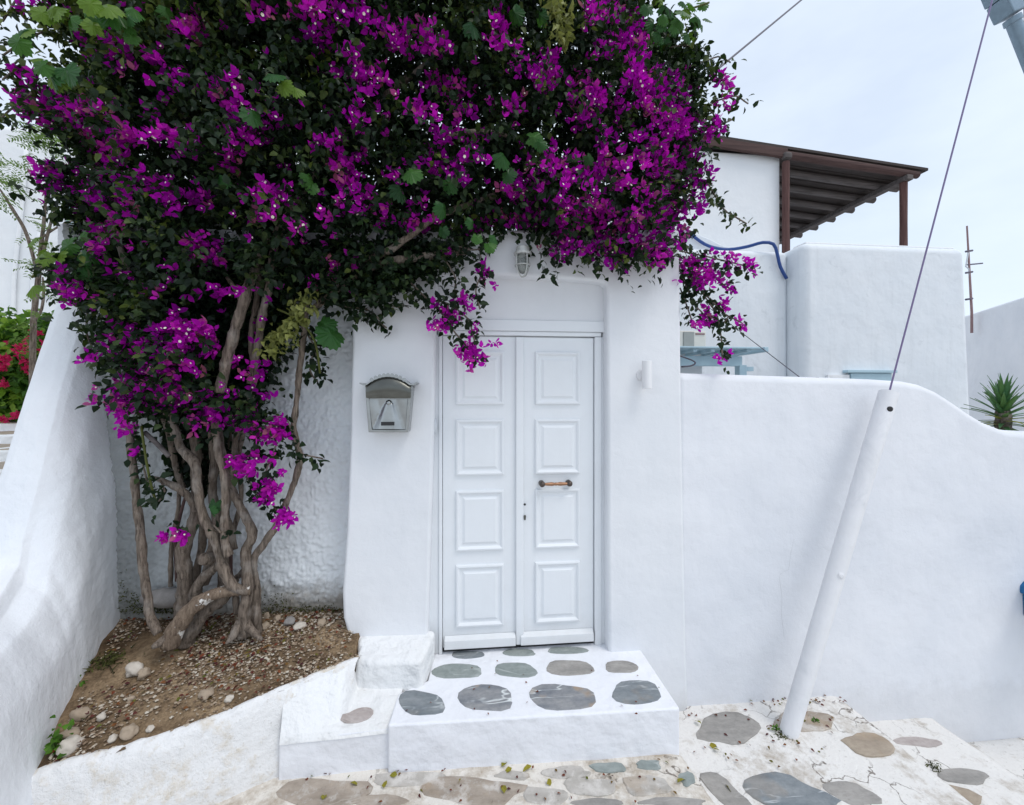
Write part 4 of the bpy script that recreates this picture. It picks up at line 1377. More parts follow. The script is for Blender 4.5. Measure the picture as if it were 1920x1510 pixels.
for k in range(9):
    z = pc.z + (pa.z - pc.z) * (k + .5) / 9
    obj('slat', bx((pa.x + .05, YL - .075, z - .03), (pc.x - .05, YL - .052, z + .03)), M['paleblue'], wf, bevel=.004, seg=1)

# ================================================================== BOUGAINVILLEA
bg_ = thing('bougainvillea', 'huge bougainvillea in magenta bloom growing from the bed and arching over the doorway', 'climbing plant', (-1.75, -.05, .22))

LIMBS = [  # name, material, Y of each point, pixel path, radius
    ('trunk', 'bark', [(341, 1165, .02), (346, 1110, .02), (347, 1071, .01), (343, 1038, 0), (352, 1005, .0), (364, 980, .02), (369, 945, .03), (369, 905, .03), (368, 866, .03), (366, 820, .05)], [.052, .047, .043, .043, .04, .036, .034, .032, .03, .03]),
    ('trunk', 'barklime', [(318, 1196, -.12), (330, 1180, -.12), (342, 1162, -.12), (366, 1134, -.11), (399, 1115, -.10), (425, 1109, -.08), (452, 1108, -.06), (470, 1106, -.05)], [.052, .05, .045, .04, .037, .034, .032, .03]),
    ('root', 'bark', [(326, 1186, -.12), (306, 1202, -.15), (285, 1215, -.19)], [.040, .026, .010]),
    ('root', 'bark', [(458, 1165, -.03), (476, 1186, -.06), (492, 1200, -.10)], [.034, .022, .008]),
    ('root', 'bark', [(452, 1165, -.03), (436, 1194, -.08), (424, 1208, -.12)], [.034, .022, .008]),
    ('trunk', 'bark', [(346, 1195, -.03), (372, 1165, -.03), (395, 1140, -.02), (420, 1120, .0), (440, 1085, .02)], [.045, .042, .038, .034, .03]),
    ('trunk', 'bark', [(457, 1180, -.03), (459, 1150, -.03), (464, 1104, -.04), (463, 1070, -.04), (461, 1035, -.04), (466, 1020, -.04), (472, 1008, -.04), (468, 985, -.05), (452, 955, -.06), (438, 925, -.06), (428, 899, -.05), (420, 870, -.04), (413, 830, -.04), (405, 790, -.05)], [.043, .038, .034, .03, .03, .028, .027, .027, .024, .022, .022, .022, .022, .022]),
    ('trunk', 'bark', [(480, 1175, .02), (480, 1120, .02), (478, 1090, .0), (476, 1050, -.02), (491, 1026, -.03), (505, 1005, -.03), (520, 983, -.03), (542, 930, -.03), (557, 888, -.02), (562, 862, -.02), (557, 830, -.02), (551, 800, -.03), (555, 760, -.04), (561, 700, -.05), (568, 640, -.06), (573, 590, -.07), (580, 540, -.05)], [.033, .028, .025, .024, .022, .022, .021, .02, .02, .021, .019, .018, .018, .018, .018, .018, .017]),
    ('branch', 'bark', [(466, 1110, -.06), (452, 1107, -.07), (436, 1098, -.09), (420, 1070, -.10), (410, 1040, -.10), (402, 1013, -.10), (388, 985, -.10), (379, 960, -.10), (374, 930, -.10), (369, 900, -.09), (366, 870, -.08), (352, 853, -.07), (340, 840, -.06), (329, 812, -.05), (318, 780, -.06), (312, 740, -.07)], [.028, .028, .028, .028, .027, .026, .025, .025, .025, .024, .026, .026, .024, .024, .024, .022]),
    ('branch', 'bark', [(431, 1043, -.11), (424, 1030, -.11), (420, 1000, -.11), (421, 960, -.11), (422, 925, -.12), (420, 895, -.12), (415, 870, -.12), (408, 840, -.12), (403, 800, -.12), (402, 760, -.13)], [.024, .024, .021, .021, .02, .019, .019, .02, .02, .02]),
    ('branch', 'bark', [(362, 1124, 0), (370, 1100, -.02), (384, 1082, -.03), (406, 1062, -.05), (420, 1050, -.05)], [.034, .03, .03, .027, .02]),
    ('branch', 'bark', [(428, 1090, .06), (442, 1085, .06), (456, 1072, .05), (470, 1050, .03)], [.02, .02, .02, .018]),
    ('branch', 'bark', [(366, 958, -.02), (358, 938, -.03), (346, 925, -.04), (330, 913, -.05), (314, 905, -.05), (298, 899, -.05), (282, 895, -.04)], [.024, .024, .022, .021, .019, .017, .01]),
    ('branch', 'bark', [(346, 915, .06), (335, 895, .06), (326, 860, .06), (318, 820, .05), (306, 780, .04)], [.018, .018, .018, .018, .018]),
    ('branch', 'bark', [(384, 1095, .05), (395, 1040, .05), (405, 980, .06), (398, 920, .07), (402, 870, .06), (396, 800, .05)], [.03, .03, .028, .026, .026, .024]),
    ('branch', 'bark', [(440, 1030, .03), (432, 990, .03), (424, 960, .05), (436, 900, .06), (440, 840, .05), (446, 790, .04)], [.02, .02, .018, .018, .018, .016]),
    ('branch', 'bark', [(243, 800, -.06), (246, 850, -.07), (251, 889, -.08), (256, 940, -.08), (262, 988, -.09), (271, 1088, -.11), (277, 1130, -.12), (283, 1158, -.13), (297, 1188, -.14)], [.02, .02, .021, .021, .022, .023, .024, .024, .026]),
    ('branch', 'bark', [(411, 735, -.16), (420, 700, -.17), (432, 650, -.18), (446, 600, -.18), (457, 565, -.18), (464, 542, -.17), (480, 500, -.1), (500, 455, -.02)], [.03, .03, .03, .029, .029, .03, .026, .022]),
    ('branch', 'bark', [(452, 560, -.15), (440, 540, -.13), (425, 520, -.1)], [.018, .014, .01]),
    ('branch', 'bark', [(470, 720, -.06), (484, 640, -.07), (492, 590, -.09), (503, 540, -.1), (510, 490, -.12), (520, 440, -.1)], [.022, .022, .023, .023, .022, .02]),
    ('branch', 'bark', [(455, 810, -.02), (466, 760, -.04), (478, 700, -.05), (470, 640, -.05), (480, 570, -.05), (490, 500, .0)], [.018, .018, .018, .017, .017, .015]),
    ('branch', 'bark', [(586, 580, -.10), (630, 545, -.12), (680, 510, -.13), (720, 494, -.14), (760, 486, -.14), (812, 480, -.12), (880, 470, -.06)], [.018, .02, .022, .026, .026, .024, .02]),
    ('branch', 'bark', [(660, 505, -.14), (705, 482, -.17), (740, 463, -.18), (772, 440, -.16), (820, 405, -.1)], [.022, .022, .022, .02, .018]),
    ('branch', 'bark', [(840, 258, -.24), (860, 250, -.27), (890, 247, -.27), (916, 247, -.25), (950, 255, -.2)], [.012, .013, .013, .012, .01]),
    ('branch', 'bark', [(500, 455, -.02), (470, 380, .05), (420, 300, .1), (350, 220, .15), (300, 120, .2)], [.025, .024, .022, .02, .016]),
    ('branch', 'bark', [(520, 440, -.1), (580, 340, .05), (660, 240, .1), (760, 150, .15), (860, 80, .2)], [.025, .024, .022, .02, .016]),
    ('branch', 'bark', [(820, 405, -.1), (920, 370, .05), (1040, 330, .1), (1160, 300, .1), (1260, 260, .1)], [.022, .022, .02, .018, .014]),
    ('branch', 'bark', [(372, 1150, .10), (368, 1080, .11), (380, 1010, .11), (376, 940, .12), (384, 870, .12), (378, 800, .11)], [.026, .024, .022, .022, .02, .018]),
    ('branch', 'bark', [(410, 1140, .09), (416, 1070, .10), (410, 1000, .11), (425, 940, .12), (432, 860, .12), (428, 790, .10)], [.022, .02, .018, .018, .016, .015]),
    ('branch', 'bark', [(320, 1100, .12), (322, 1020, .13), (334, 960, .13), (338, 900, .12), (350, 830, .11)], [.014, .014, .013, .012, .012]),
    ('branch', 'bark', [(444, 1150, .05), (440, 1110, .06), (430, 1060, .08), (438, 1000, .09), (452, 930, .10), (448, 860, .09), (458, 800, .06)], [.02, .018, .017, .016, .015, .014, .013]),
    ('branch', 'bark', [(312, 740, -.07), (290, 650, .0), (250, 540, .05), (210, 420, .05), (170, 300, .05)], [.022, .02, .02, .018, .014]),
]
for nm, mt, path, rad in LIMBS:
    pts3 = [at(x, y, Y) for x, y, Y in path]
    if path[0][1] > 1160 and nm != 'root':
        pts3[0].z -= .04
    obj(nm, tube(pts3, [r_ * .9 for r_ in rad], sides=12, step=.016, rough=.32), M[mt], bg_, smooth=True)
for x, y, Y in ((389, 1048, -.06),):
    p = at(x, y, Y)
    obj('stump', tube([p + Vector((.01, .05, -.02)), p, p + Vector((-.004, -.035, .01))], [.034, .036, .030], sides=10, step=.02, rough=.25), M['bark'], bg_, smooth=True)
tag(obj('cut_stake', tube([at(271, 811, -.10), at(295, 833, -.11), at(317, 856, -.12)], .012, sides=8, step=.03), M['greywood'], smooth=True), 'short pale grey stake sticking out of the trunks left of centre', 'stake')
for pp in ([(331, 1090, .05), (330, 1010, .05), (345, 940, .03), (352, 925, .02)], [(433, 1085, .06), (433, 1045, .06), (428, 1000, .06)]):
    obj('twig', tube([at(*v_) for v_ in pp], .009, sides=6, rough=.15), M['brownwood'], bg_, smooth=True)

MAIN = [(150, -330), (90, -120), (110, 20), (150, 95), (116, 150), (70, 182), (92, 232), (165, 280), (172, 312), (105, 325), (100, 345), (138, 390), (190, 415), (180, 465), (120, 488), (120, 515), (180, 545), (208, 590), (200, 640), (238, 700), (238, 730), (262, 750), (310, 765),
        (350, 772), (420, 775), (470, 790), (535, 800), (532, 785), (500, 760), (490, 720), (510, 690), (535, 660), (545, 610), (565, 560), (600, 560), (640, 540), (680, 560), (730, 565), (765, 540), (800, 525), (835, 485), (880, 458), (925, 440), (965, 440), (1000, 455), (1060, 478), (1110, 466),
        (1150, 494), (1190, 488), (1255, 488), (1270, 430), (1288, 350), (1290, 300), (1312, 270), (1320, 225), (1306, 180), (1302, 110), (1275, 80), (1256, 50), (1195, 20), (1210, -140), (1100, -330)]

# blossom masses read off the photograph: x, y, rx, ry, count
BLOOMS = [(75, 195, 55, 30, 50), (130, 220, 50, 30, 46), (50, 178, 25, 12, 8), (205, 85, 30, 35, 18), (225, 110, 25, 30, 18), (290, 120, 18, 14, 7), (60, 22, 35, 12, 5), (80, 12, 10, 10, 2), (150, 75, 25, 12, 6), (190, 250, 60, 60, 60), (215, 300, 45, 60, 50),
          (110, 345, 45, 35, 30), (170, 370, 40, 30, 30), (95, 320, 20, 10, 8), (190, 430, 28, 45, 36), (240, 385, 22, 30, 20), (345, 260, 40, 30, 22), (440, 170, 45, 30, 20), (470, 245, 40, 35, 34), (415, 165, 20, 15, 8), (365, 40, 35, 30, 22), (385, 68, 25, 10, 8), (330, 150, 30, 20, 8),
          (330, 375, 35, 30, 20), (380, 470, 36, 26, 30), (375, 370, 25, 20, 10), (300, 330, 30, 20, 10), (500, 25, 25, 18, 8), (510, 235, 20, 12, 5), (590, 60, 25, 40, 22), (600, 40, 30, 35, 16), (530, 380, 30, 25, 10), (500, 350, 30, 20, 9), (440, 290, 35, 25, 12), (505, 395, 25, 15, 6),
          (250, 260, 40, 25, 12), (260, 345, 35, 25, 12), (555, 20, 30, 20, 9), (625, 260, 25, 25, 12), (640, 300, 25, 25, 10), (660, 120, 30, 40, 22), (700, 145, 35, 30, 30), (780, 75, 55, 30, 40), (740, 60, 25, 20, 10), (815, 95, 20, 15, 8), (690, 25, 40, 25, 10), (650, 20, 20, 25, 10),
          (850, 175, 28, 30, 18), (790, 210, 30, 18, 14), (860, 220, 20, 22, 12), (680, 225, 20, 20, 8), (800, 155, 18, 18, 6), (920, 40, 25, 25, 8), (935, 30, 18, 25, 7), (920, 80, 18, 20, 6), (1015, 140, 36, 32, 46), (975, 200, 20, 22, 12), (965, 110, 18, 20, 8), (1040, 130, 18, 20, 8),
          (1110, 170, 28, 26, 24), (1080, 160, 25, 15, 8), (1130, 25, 45, 30, 30), (1175, 40, 40, 40, 46), (1185, 80, 30, 30, 28), (1150, 95, 25, 20, 12), (1195, 150, 35, 40, 46), (1230, 170, 45, 45, 66), (1250, 210, 40, 45, 56), (1215, 205, 30, 30, 26), (1265, 150, 25, 25, 16), (1160, 210, 25, 25, 10),
          (1080, 210, 40, 25, 12), (1090, 235, 25, 20, 10), (830, 280, 35, 30, 14), (820, 300, 35, 25, 18), (900, 275, 30, 25, 14), (670, 240, 20, 15, 6), (660, 320, 25, 30, 18), (690, 370, 30, 20, 12), (655, 385, 18, 25, 10), (960, 330, 22, 35, 16), (965, 350, 16, 18, 10), (880, 330, 25, 25, 10), (1000, 325, 12, 10, 3),
          (1060, 320, 40, 30, 34), (1100, 335, 35, 22, 24), (1030, 325, 20, 18, 8), (1130, 280, 20, 15, 6), (1140, 260, 15, 20, 6), (1190, 320, 30, 28, 24), (1225, 330, 35, 35, 24), (1240, 310, 30, 35, 28), (1270, 300, 40, 35, 40), (1305, 320, 25, 30, 34), (1280, 345, 30, 25, 22), (1230, 350, 25, 20, 12),
          (790, 415, 30, 22, 16), (785, 390, 20, 15, 6), (880, 440, 22, 14, 8), (960, 410, 45, 28, 34), (1000, 400, 20, 18, 10), (1050, 400, 30, 22, 18), (1080, 420, 40, 35, 46), (1040, 440, 30, 22, 20), (1100, 380, 25, 25, 18), (1140, 410, 22, 25, 14), (1120, 460, 45, 25, 40), (1170, 485, 35, 14, 18), (1190, 440, 30, 30, 26), (1220, 450, 35, 28, 30),
          (1200, 395, 25, 20, 12), (1255, 420, 30, 40, 40), (1290, 400, 20, 30, 20), (1060, 480, 18, 16, 9), (1240, 480, 25, 15, 14), (1160, 330, 22, 20, 8), (1200, 250, 40, 30, 12), (1105, 355, 15, 15, 5), (1300, 240, 22, 14, 12), (1265, 235, 25, 20, 18),
          # lower left mass
          (115, 520, 28, 12, 7), (145, 555, 25, 14, 12), (185, 565, 20, 8, 5), (300, 620, 30, 45, 26), (335, 640, 42, 36, 52), (395, 630, 30, 25, 20), (210, 640, 25, 25, 16), (255, 650, 25, 35, 20), (165, 665, 15, 10, 5), (275, 670, 25, 18, 12), (340, 690, 35, 30, 30), (315, 700, 25, 35, 24),
          (260, 740, 50, 28, 50), (215, 755, 30, 15, 14), (300, 745, 40, 30, 26), (240, 790, 16, 18, 10), (340, 750, 25, 20, 12), (375, 770, 28, 20, 18), (425, 745, 25, 20, 12), (430, 790, 40, 22, 26), (375, 790, 25, 12, 10), (465, 790, 25, 18, 16), (400, 545, 20, 15, 7), (430, 560, 12, 12, 4), (275, 550, 20, 12, 5), (330, 520, 20, 15, 4),
          (605, 515, 22, 18, 12), (650, 490, 14, 10, 4), (490, 690, 15, 10, 4), (465, 700, 12, 12, 4), (500, 750, 14, 12, 4), (230, 520, 25, 20, 5), (350, 610, 20, 15, 4), (560, 430, 15, 12, 4), (720, 410, 18, 15, 5), (610, 400, 20, 18, 5), (745, 330, 20, 18, 5)]

def front_Y(px, py):
    """front face of the crown: bulging clumps"""
    n = np.array([mnoise.noise(Vector((x * .011, y * .011, 1.7))) + .5 * mnoise.noise(Vector((x * .03, y * .03, 5.1))) for x, y in zip(px, py)])
    return -0.30 + 0.15 * n

lo = lambda a, b, n: RNG.uniform(a, b, n)
SP, SD, SB = [], [], []                   # shoot start, direction, brightness class
# volume shoots
n_c = 15500
px, py = lo(10, 1360, n_c), lo(-330, 830, n_c)
ok = in_poly(px, py, MAIN)
px, py = px[ok], py[ok]
dep = edge_dist(px, py, MAIN)
fy = front_Y(px, py)
thick = np.clip(dep / 95.0, .12, 1.0)
mid = 0.12
frontY = mid + (fy - mid) * thick
low = py > 455                            # in front of the walls: a thinner skirt
backY = np.where(low, np.where(px > 640, -.03, .17), mid + .62 * thick)
lowfront = np.where(px < 640, np.maximum(fy + .04, -.30), fy * .75 - .03)
frontY = np.where(low, np.minimum(lowfront * (.45 + .55 * thick), backY - .03), frontY)
u = RNG.random(len(px)) ** 1.45
# leave the view to the limbs: push shoots behind them there
zone = (px > 395) & (px < 560) & (py > 520) & (py < 730)
u = np.where(zone, .75 + .25 * u, u)
Yv = frontY + (backY - frontY) * u
gap = np.array([mnoise.noise(Vector((x * .0135, y * .0135, 8.3))) for x, y in zip(px, py)])
keep = (gap > -.22) | (u > .55) | (dep < 30)
# the hollows between the leafy masses
HOLES = ((625, 75, 26), (150, 130, 25), (300, 280, 42), (350, 175, 20), (700, 320, 30), (870, 235, 28), (760, 170, 26), (700, 60, 22), (430, 440, 26), (1130, 360, 24), (360, 560, 40), (420, 580, 25), (640, 330, 20), (590, 120, 20), (1000, 95, 25), (1090, 110, 20), (260, 480, 30), (300, 270, 30), (560, 290, 22), (470, 110, 20), (985, 60, 25), (1150, 250, 22))
for hx, hy, hr in HOLES:
    keep &= ~((np.hypot((px - hx), (py - hy) * 1.2) < hr) & (u < .9))
px, py, Yv, dep, u = px[keep], py[keep], Yv[keep], dep[keep], u[keep]
P0 = at_many(px, py, Yv)
D0 = rand_dirs(len(P0)) * .8 + np.array([0, -.55, -.05]) + np.stack([(px - 700) / 1400, np.zeros(len(px)), (300 - py) / 2200], -1)
SP.append(P0); SD.append(unit(D0)); SB.append(np.clip(.33 + .24 * RNG.normal(size=len(P0)) + .50 * np.clip((250 - py) / 200, 0, 1) * np.clip((420 - px) / 250, 0, 1) + .10 * (py < 120) - .12 * u, 0, .95))  # sky light put into the upper leaves' colour; more lime at upper left

def sprays(paths, per=26, spread=9, bright=.45):
    """hanging branchlets that stick out of the crown: pixel paths with a depth"""
    for path in paths:
        Y = path[-1]
        pp = np.array(path[:-1], float)
        seg = np.concatenate([[0], np.cumsum(np.hypot(*np.diff(pp, axis=0).T))])
        k = max(3, int(seg[-1] / 8))
        s = np.linspace(0, seg[-1], k)
        x, y = np.interp(s, seg, pp[:, 0]), np.interp(s, seg, pp[:, 1])
        x3 = np.repeat(x, 2) + RNG.normal(0, spread, 2 * k) * .6
        y3 = np.repeat(y, 2) + RNG.normal(0, spread, 2 * k) * .6
        P_ = at_many(x3, y3, Y + RNG.normal(0, .03, 2 * k) * (0 if False else 1))
        SPR_P.append(P_)
        SPR_D.append(unit(rand_dirs(2 * k) + np.array([0, -.25, -.35])))
        SPR_B.append(np.clip(bright + .16 * RNG.normal(size=2 * k), 0, 1))
        st3 = [at(a_, b_, Y) for a_, b_ in zip(x, y)]
        add_tube(SPR_STEM, st3[::2] + [st3[-1]] if len(st3) > 3 else st3, [.005] * (len(st3[::2]) + 1) if len(st3) > 3 else [.005] * len(st3), sides=5, step=.05)
SPR_P, SPR_D, SPR_B, SPR_STEM = [], [], [], bmesh.new()
sprays([[(830, 480), (855, 520), (850, 570), (840, 600), -.12], [(900, 470), (905, 510), (890, 545), (900, 580), -.12], [(760, 520), (800, 560), (830, 590), (850, 620), (875, 650), (885, 675), -.13],
        [(800, 560), (845, 570), (880, 600), (890, 640), -.12], [(640, 560), (690, 590), (725, 615), -.07], [(600, 560), (650, 575), (690, 580), (712, 600), -.09], [(700, 545), (740, 580), (755, 570), -.10], [(560, 600), (590, 650), (600, 700), -.02], [(590, 640), (580, 700), (595, 715), .0],
        [(850, 460), (890, 470), (920, 460), -.10], [(1260, 490), (1290, 520), (1330, 560), (1360, 590), (1390, 605), .05], [(1270, 470), (1320, 480), (1370, 492), (1415, 503), .05], [(1280, 500), (1310, 540), (1345, 590), (1352, 630), (1355, 675), .05], [(1280, 520), (1300, 570), (1330, 600), .08],
        [(1290, 480), (1340, 520), (1370, 545), .05], [(1275, 540), (1290, 580), (1300, 610), .1], [(1310, 500), (1345, 500), .05], [(1330, 600), (1350, 615), (1365, 595), .05]], bright=.22)
sprays([[(1325, 340), (1345, 375), (1358, 395), (1375, 405), (1400, 420), .05], [(1290, 230), (1340, 190), (1380, 180), (1403, 195), .1], [(1280, 140), (1310, 120), (1350, 105), (1370, 118), .12], [(1290, 190), (1330, 150), (1365, 150), .12], [(1310, 250), (1350, 235), (1372, 225), .1], [(1290, 80), (1310, 100), (1335, 130), .12],
        [(1320, 200), (1340, 215), (1355, 245), .1], [(1255, 90), (1285, 84), (1310, 95), .05]], bright=.55)
sprays([[(80, 60), (40, 80), (5, 105), .0], [(70, 150), (30, 130), (5, 150), .0], [(60, 175), (20, 205), (0, 225), -.05], [(40, 110), (15, 130), (30, 150), .0], [(90, 30), (40, 20), (5, 30), .0], [(30, 0), (5, 40), .0], [(150, 560), (165, 590), (160, 620), (172, 650), -.05], [(130, 555), (160, 545), (175, 570), -.05]], bright=.6)
sprays([[(540, 790), (560, 850), (580, 855), (605, 860), -.06], [(520, 830), (500, 880), (495, 920), (520, 960), -.08], [(470, 860), (460, 890), (485, 930), -.08], [(490, 800), (480, 850), (470, 900), -.07], [(320, 990), (345, 1000), -.1], [(300, 900), (310, 925), (298, 940), -.1], [(400, 985), (415, 1000), -.13], [(250, 800), (262, 850), (275, 900), (290, 935), -.1]], bright=.25)
obj('stem', SPR_STEM, M['bark'], bg_, smooth=True)['kind'] = 'stuff'

# expand shoots to leaves
LP, LD, LN, LL, LV = [], [], [], [], []
def expand(P_, D_, B_, kk, length, sz, jit):
    n = len(P_)
    for k in range(kk):
        f = (k + .5) / kk
        p = P_ + D_ * (length * f)[:, None] + RNG.normal(0, jit, (n, 3))
        p[:, 2] -= .35 * (length * f ** 2)
        d = unit(D_ * .45 + rand_dirs(n) * .9 + np.array([0, -.12, -.35]))
        nn = unit(rand_dirs(n) * .75 + np.array([0, -.45, .75]))
        LP.append(p); LD.append(d); LN.append(nn)
        LL.append(sz * RNG.uniform(.65, 1.25, n))
        LV.append(np.clip(B_ + RNG.normal(0, .12, n), 0, 1))
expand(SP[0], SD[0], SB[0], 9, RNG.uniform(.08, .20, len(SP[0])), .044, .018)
# the shaded inside of the crown: older, broader leaves filling the back
n_i = 125000
px, py = lo(60, 1340, n_i), lo(-330, 810, n_i)
ok = in_poly(px, py, MAIN)
px, py = px[ok], py[ok]
dep = edge_dist(px, py, MAIN)
ok = dep > 16
px, py, dep = px[ok], py[ok], dep[ok]
th = np.clip(dep / 95, .12, 1)
lowi = py > 455
hole = np.zeros(len(px))
for hx, hy, hr in HOLES:
    hole = np.maximum(hole, (np.hypot(px - hx, (py - hy) * 1.2) < hr * 1.05) * 1.0)
y0 = np.where(lowi, np.where(px > 640, -.08, .08), mid + .08 + hole * .5 * th)
y1 = np.where(lowi, np.where(px > 640, -.02, .19), mid + .35 + 1.15 * th)
P_ = at_many(px, py, y0 + (y1 - y0) * RNG.random(len(px)))
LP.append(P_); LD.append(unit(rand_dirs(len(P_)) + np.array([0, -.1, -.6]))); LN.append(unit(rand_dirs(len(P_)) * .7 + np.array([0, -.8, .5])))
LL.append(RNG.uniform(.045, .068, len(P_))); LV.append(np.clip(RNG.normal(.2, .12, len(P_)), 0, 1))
sp_, sd_, sb_ = np.concatenate(SPR_P), np.concatenate(SPR_D), np.concatenate(SPR_B)
expand(sp_, sd_, sb_, 2, RNG.uniform(.02, .05, len(sp_)), .046, .012)
n_t = 1500
tx, ty = lo(285, 440, n_t), lo(760, 930, n_t)
ok = in_poly(tx, ty, [(285, 765), (440, 765), (432, 830), (405, 880), (385, 925), (345, 905), (318, 880), (305, 830)])
tx, ty = tx[ok], ty[ok]
LP.append(at_many(tx, ty, lo(.06, .17, len(tx)))); LD.append(unit(rand_dirs(len(tx)) + np.array([0, 0, -.8]))); LN.append(rand_dirs(len(tx)))
LL.append(lo(.04, .06, len(tx))); LV.append(lo(0, .25, len(tx)))
LP, LD, LN, LL, LV = map(np.concatenate, (LP, LD, LN, LL, LV))
# nothing may poke into the walls behind
wall_face = np.where((LP[:, 2] < 2.70) & (LP[:, 0] > -.80) & (LP[:, 0] < 1.22), -.012, np.where((LP[:, 2] < 2.7) & (LP[:, 0] < -.80), .16, 9.))
bad = LP[:, 1] > wall_face
LP[bad, 1] = wall_face[bad] - RNG.uniform(0, .06, bad.sum())

# the leaves that show largest become parts of their own, the rest one part
score = LP[:, 1] + .12 * RNG.random(len(LP)) + np.where(LL < .045, .3, 0) + np.where(LP[:, 2] > 4.0, 5, 0)
order = np.argsort(score)
big = np.zeros(len(LP), bool)
big[order[:300]] = True
rest = ~big
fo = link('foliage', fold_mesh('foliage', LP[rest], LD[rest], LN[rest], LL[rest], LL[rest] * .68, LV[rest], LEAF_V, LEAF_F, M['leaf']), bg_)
fo['kind'] = 'stuff'
leaf_meshes = []
for k in range(6):
    me = fold_mesh('leaf', np.zeros((1, 3)), np.array([[1., 0, 0]]), np.array([[0, 0, 1.]]), [1.0], [.62 + .03 * k], [.12 + .11 * k], LEAF_V * np.array([1, 1, 1 + .3 * (k % 3)]), LEAF_F, M['leaf'])
    leaf_meshes.append(me)
gloc = Vector(bg_.location)
def place_basis(me, name, p, d, n, s, parent):
    o = bpy.data.objects.new(name, me)
    C.objects.link(o)
    o.parent = parent
    x = Vector(d).normalized()
    y = Vector(n).cross(x).normalized()
    z = x.cross(y)
    m = Matrix((x * s, y * s, z * s)).transposed().to_4x4()
    m.translation = Vector(p) - Vector(parent.location)
    o.matrix_basis = m
    return o
for i in np.nonzero(big)[0]:
    place_basis(leaf_meshes[int(LV[i] * 5.99) % 6 if LV[i] < 1 else 5], 'leaf', LP[i], LD[i], LN[i], LL[i], bg_)

# flowers
FX, FY, FD, FV, FC = [], [], [], [], []
for bi, (x, y, rx, ry, cnt) in enumerate(BLOOMS):
    cnt = int(cnt * 1.4) + 1
    r1 = np.sqrt(RNG.random(cnt)); a1 = lo(0, 2 * PI, cnt)
    # each mass is built from a few tight heads
    heads = max(1, cnt // 6)
    hx = x + rx * .9 * np.sqrt(RNG.random(heads)) * np.cos(lo(0, 6.28, heads)); hy = y + ry * .9 * np.sqrt(RNG.random(heads)) * np.sin(lo(0, 6.28, heads))
    hid = RNG.integers(0, heads, cnt)
    FX.append(hx[hid] + RNG.normal(0, 11, cnt)); FY.append(hy[hid] + RNG.normal(0, 10, cnt))
    FC.append(lo(-.02, .12, cnt))
    FV.append(np.clip(np.full(cnt, lo(.25, .75, 1)[0]) + RNG.normal(0, .16, cnt) + np.where(RNG.random(cnt) < .12, .4, 0), 0, 1))
# loose scatter over the crown
ns = 600
sx, sy = lo(20, 1350, ns), lo(-320, 810, ns)
okk = in_poly(sx, sy, MAIN)
FX.append(sx[okk]); FY.append(sy[okk]); FC.append(lo(0, .16, okk.sum())); FV.append(lo(.1, .8, okk.sum()))
FX, FY, FC, FV = map(np.concatenate, (FX, FY, FC, FV))
fyv = front_Y(FX, FY)
dd = np.where(in_poly(FX, FY, MAIN), edge_dist(FX, FY, MAIN), 0)
th = np.clip(dd / 95, .12, 1)
fr_ = mid + (fyv - mid) * th
lowf = FY > 455
lf_ = np.where(FX < 640, np.maximum(fyv + .04, -.30), fyv * .75 - .03) * (.45 + .55 * th)
Yf = np.where(lowf, np.minimum(lf_, np.where(FX > 640, -.06, .12)), fr_) - .03 + FC
FP = at_many(FX, FY, Yf)
# extra blossoms at the ends of hanging sprays: x, y, spread, count, depth
HANG = [(875, 660, 22, 22, -.15), (895, 670, 16, 12, -.15), (848, 590, 22, 20, -.14), (875, 565, 20, 12, -.13), (905, 510, 14, 10, -.12), (835, 610, 18, 10, -.14), (890, 630, 14, 4, -.13), (922, 540, 8, 2, -.12), (815, 605, 10, 4, -.13), (880, 690, 8, 3, -.15), (925, 648, 8, 3, -.14),
        (1300, 500, 28, 40, .02), (1320, 520, 24, 34, .02), (1345, 520, 18, 12, .02), (1365, 545, 12, 6, .04), (1385, 605, 10, 6, .04), (1355, 570, 14, 8, .04), (1330, 590, 16, 12, .05), (1315, 605, 10, 6, .06), (1375, 490, 14, 8, .04), (1405, 502, 12, 8, .04), (1365, 478, 10, 4, .04), (1350, 670, 12, 8, .04),
        (1335, 240, 22, 18, .06), (1345, 150, 18, 10, .1), (1360, 165, 12, 6, .1), (1330, 255, 18, 12, .06), (1300, 610, 8, 4, .06), (1390, 495, 12, 6, .04), (1350, 195, 14, 6, .1),
        (455, 870, 20, 24, -.12), (480, 862, 12, 8, -.12), (505, 915, 18, 22, -.12), (495, 930, 16, 12, -.12), (510, 860, 8, 5, -.12), (530, 890, 8, 4, -.12), (540, 968, 15, 16, -.12), (525, 975, 12, 6, -.12), (520, 800, 18, 18, -.10), (500, 820, 14, 10, -.10), (530, 815, 12, 8, -.10), (310, 1005, 8, 7, -.14), (345, 1008, 9, 8, -.14), (258, 848, 6, 3, -.13), (335, 1004, 8, 4, -.14),
        (110, 525, 14, 8, -.04), (60, 140, 18, 5, -.03), (25, 130, 10, 3, -.02), (45, 22, 14, 3, 0.)]
hx_, hy_, hY = [], [], []
for x, y, r, c_, Y in HANG:
    hx_.append(x + RNG.normal(0, r * .55, c_)); hy_.append(y + RNG.normal(0, r * .5, c_)); hY.append(Y + RNG.normal(0, .025, c_))
hx_, hy_, hY = map(np.concatenate, (hx_, hy_, hY))
FP = np.concatenate([FP, at_many(hx_, hy_, hY)])
FV = np.concatenate([FV, lo(.4, .85, len(hx_))])
FXall = np.concatenate([FX, hx_])
wall_face = np.where((FP[:, 2] < 2.70) & (FP[:, 0] > -.80) & (FP[:, 0] < 1.22), -.04, np.where((FP[:, 2] < 2.7) & (FP[:, 0] < -.80), .12, 9.))
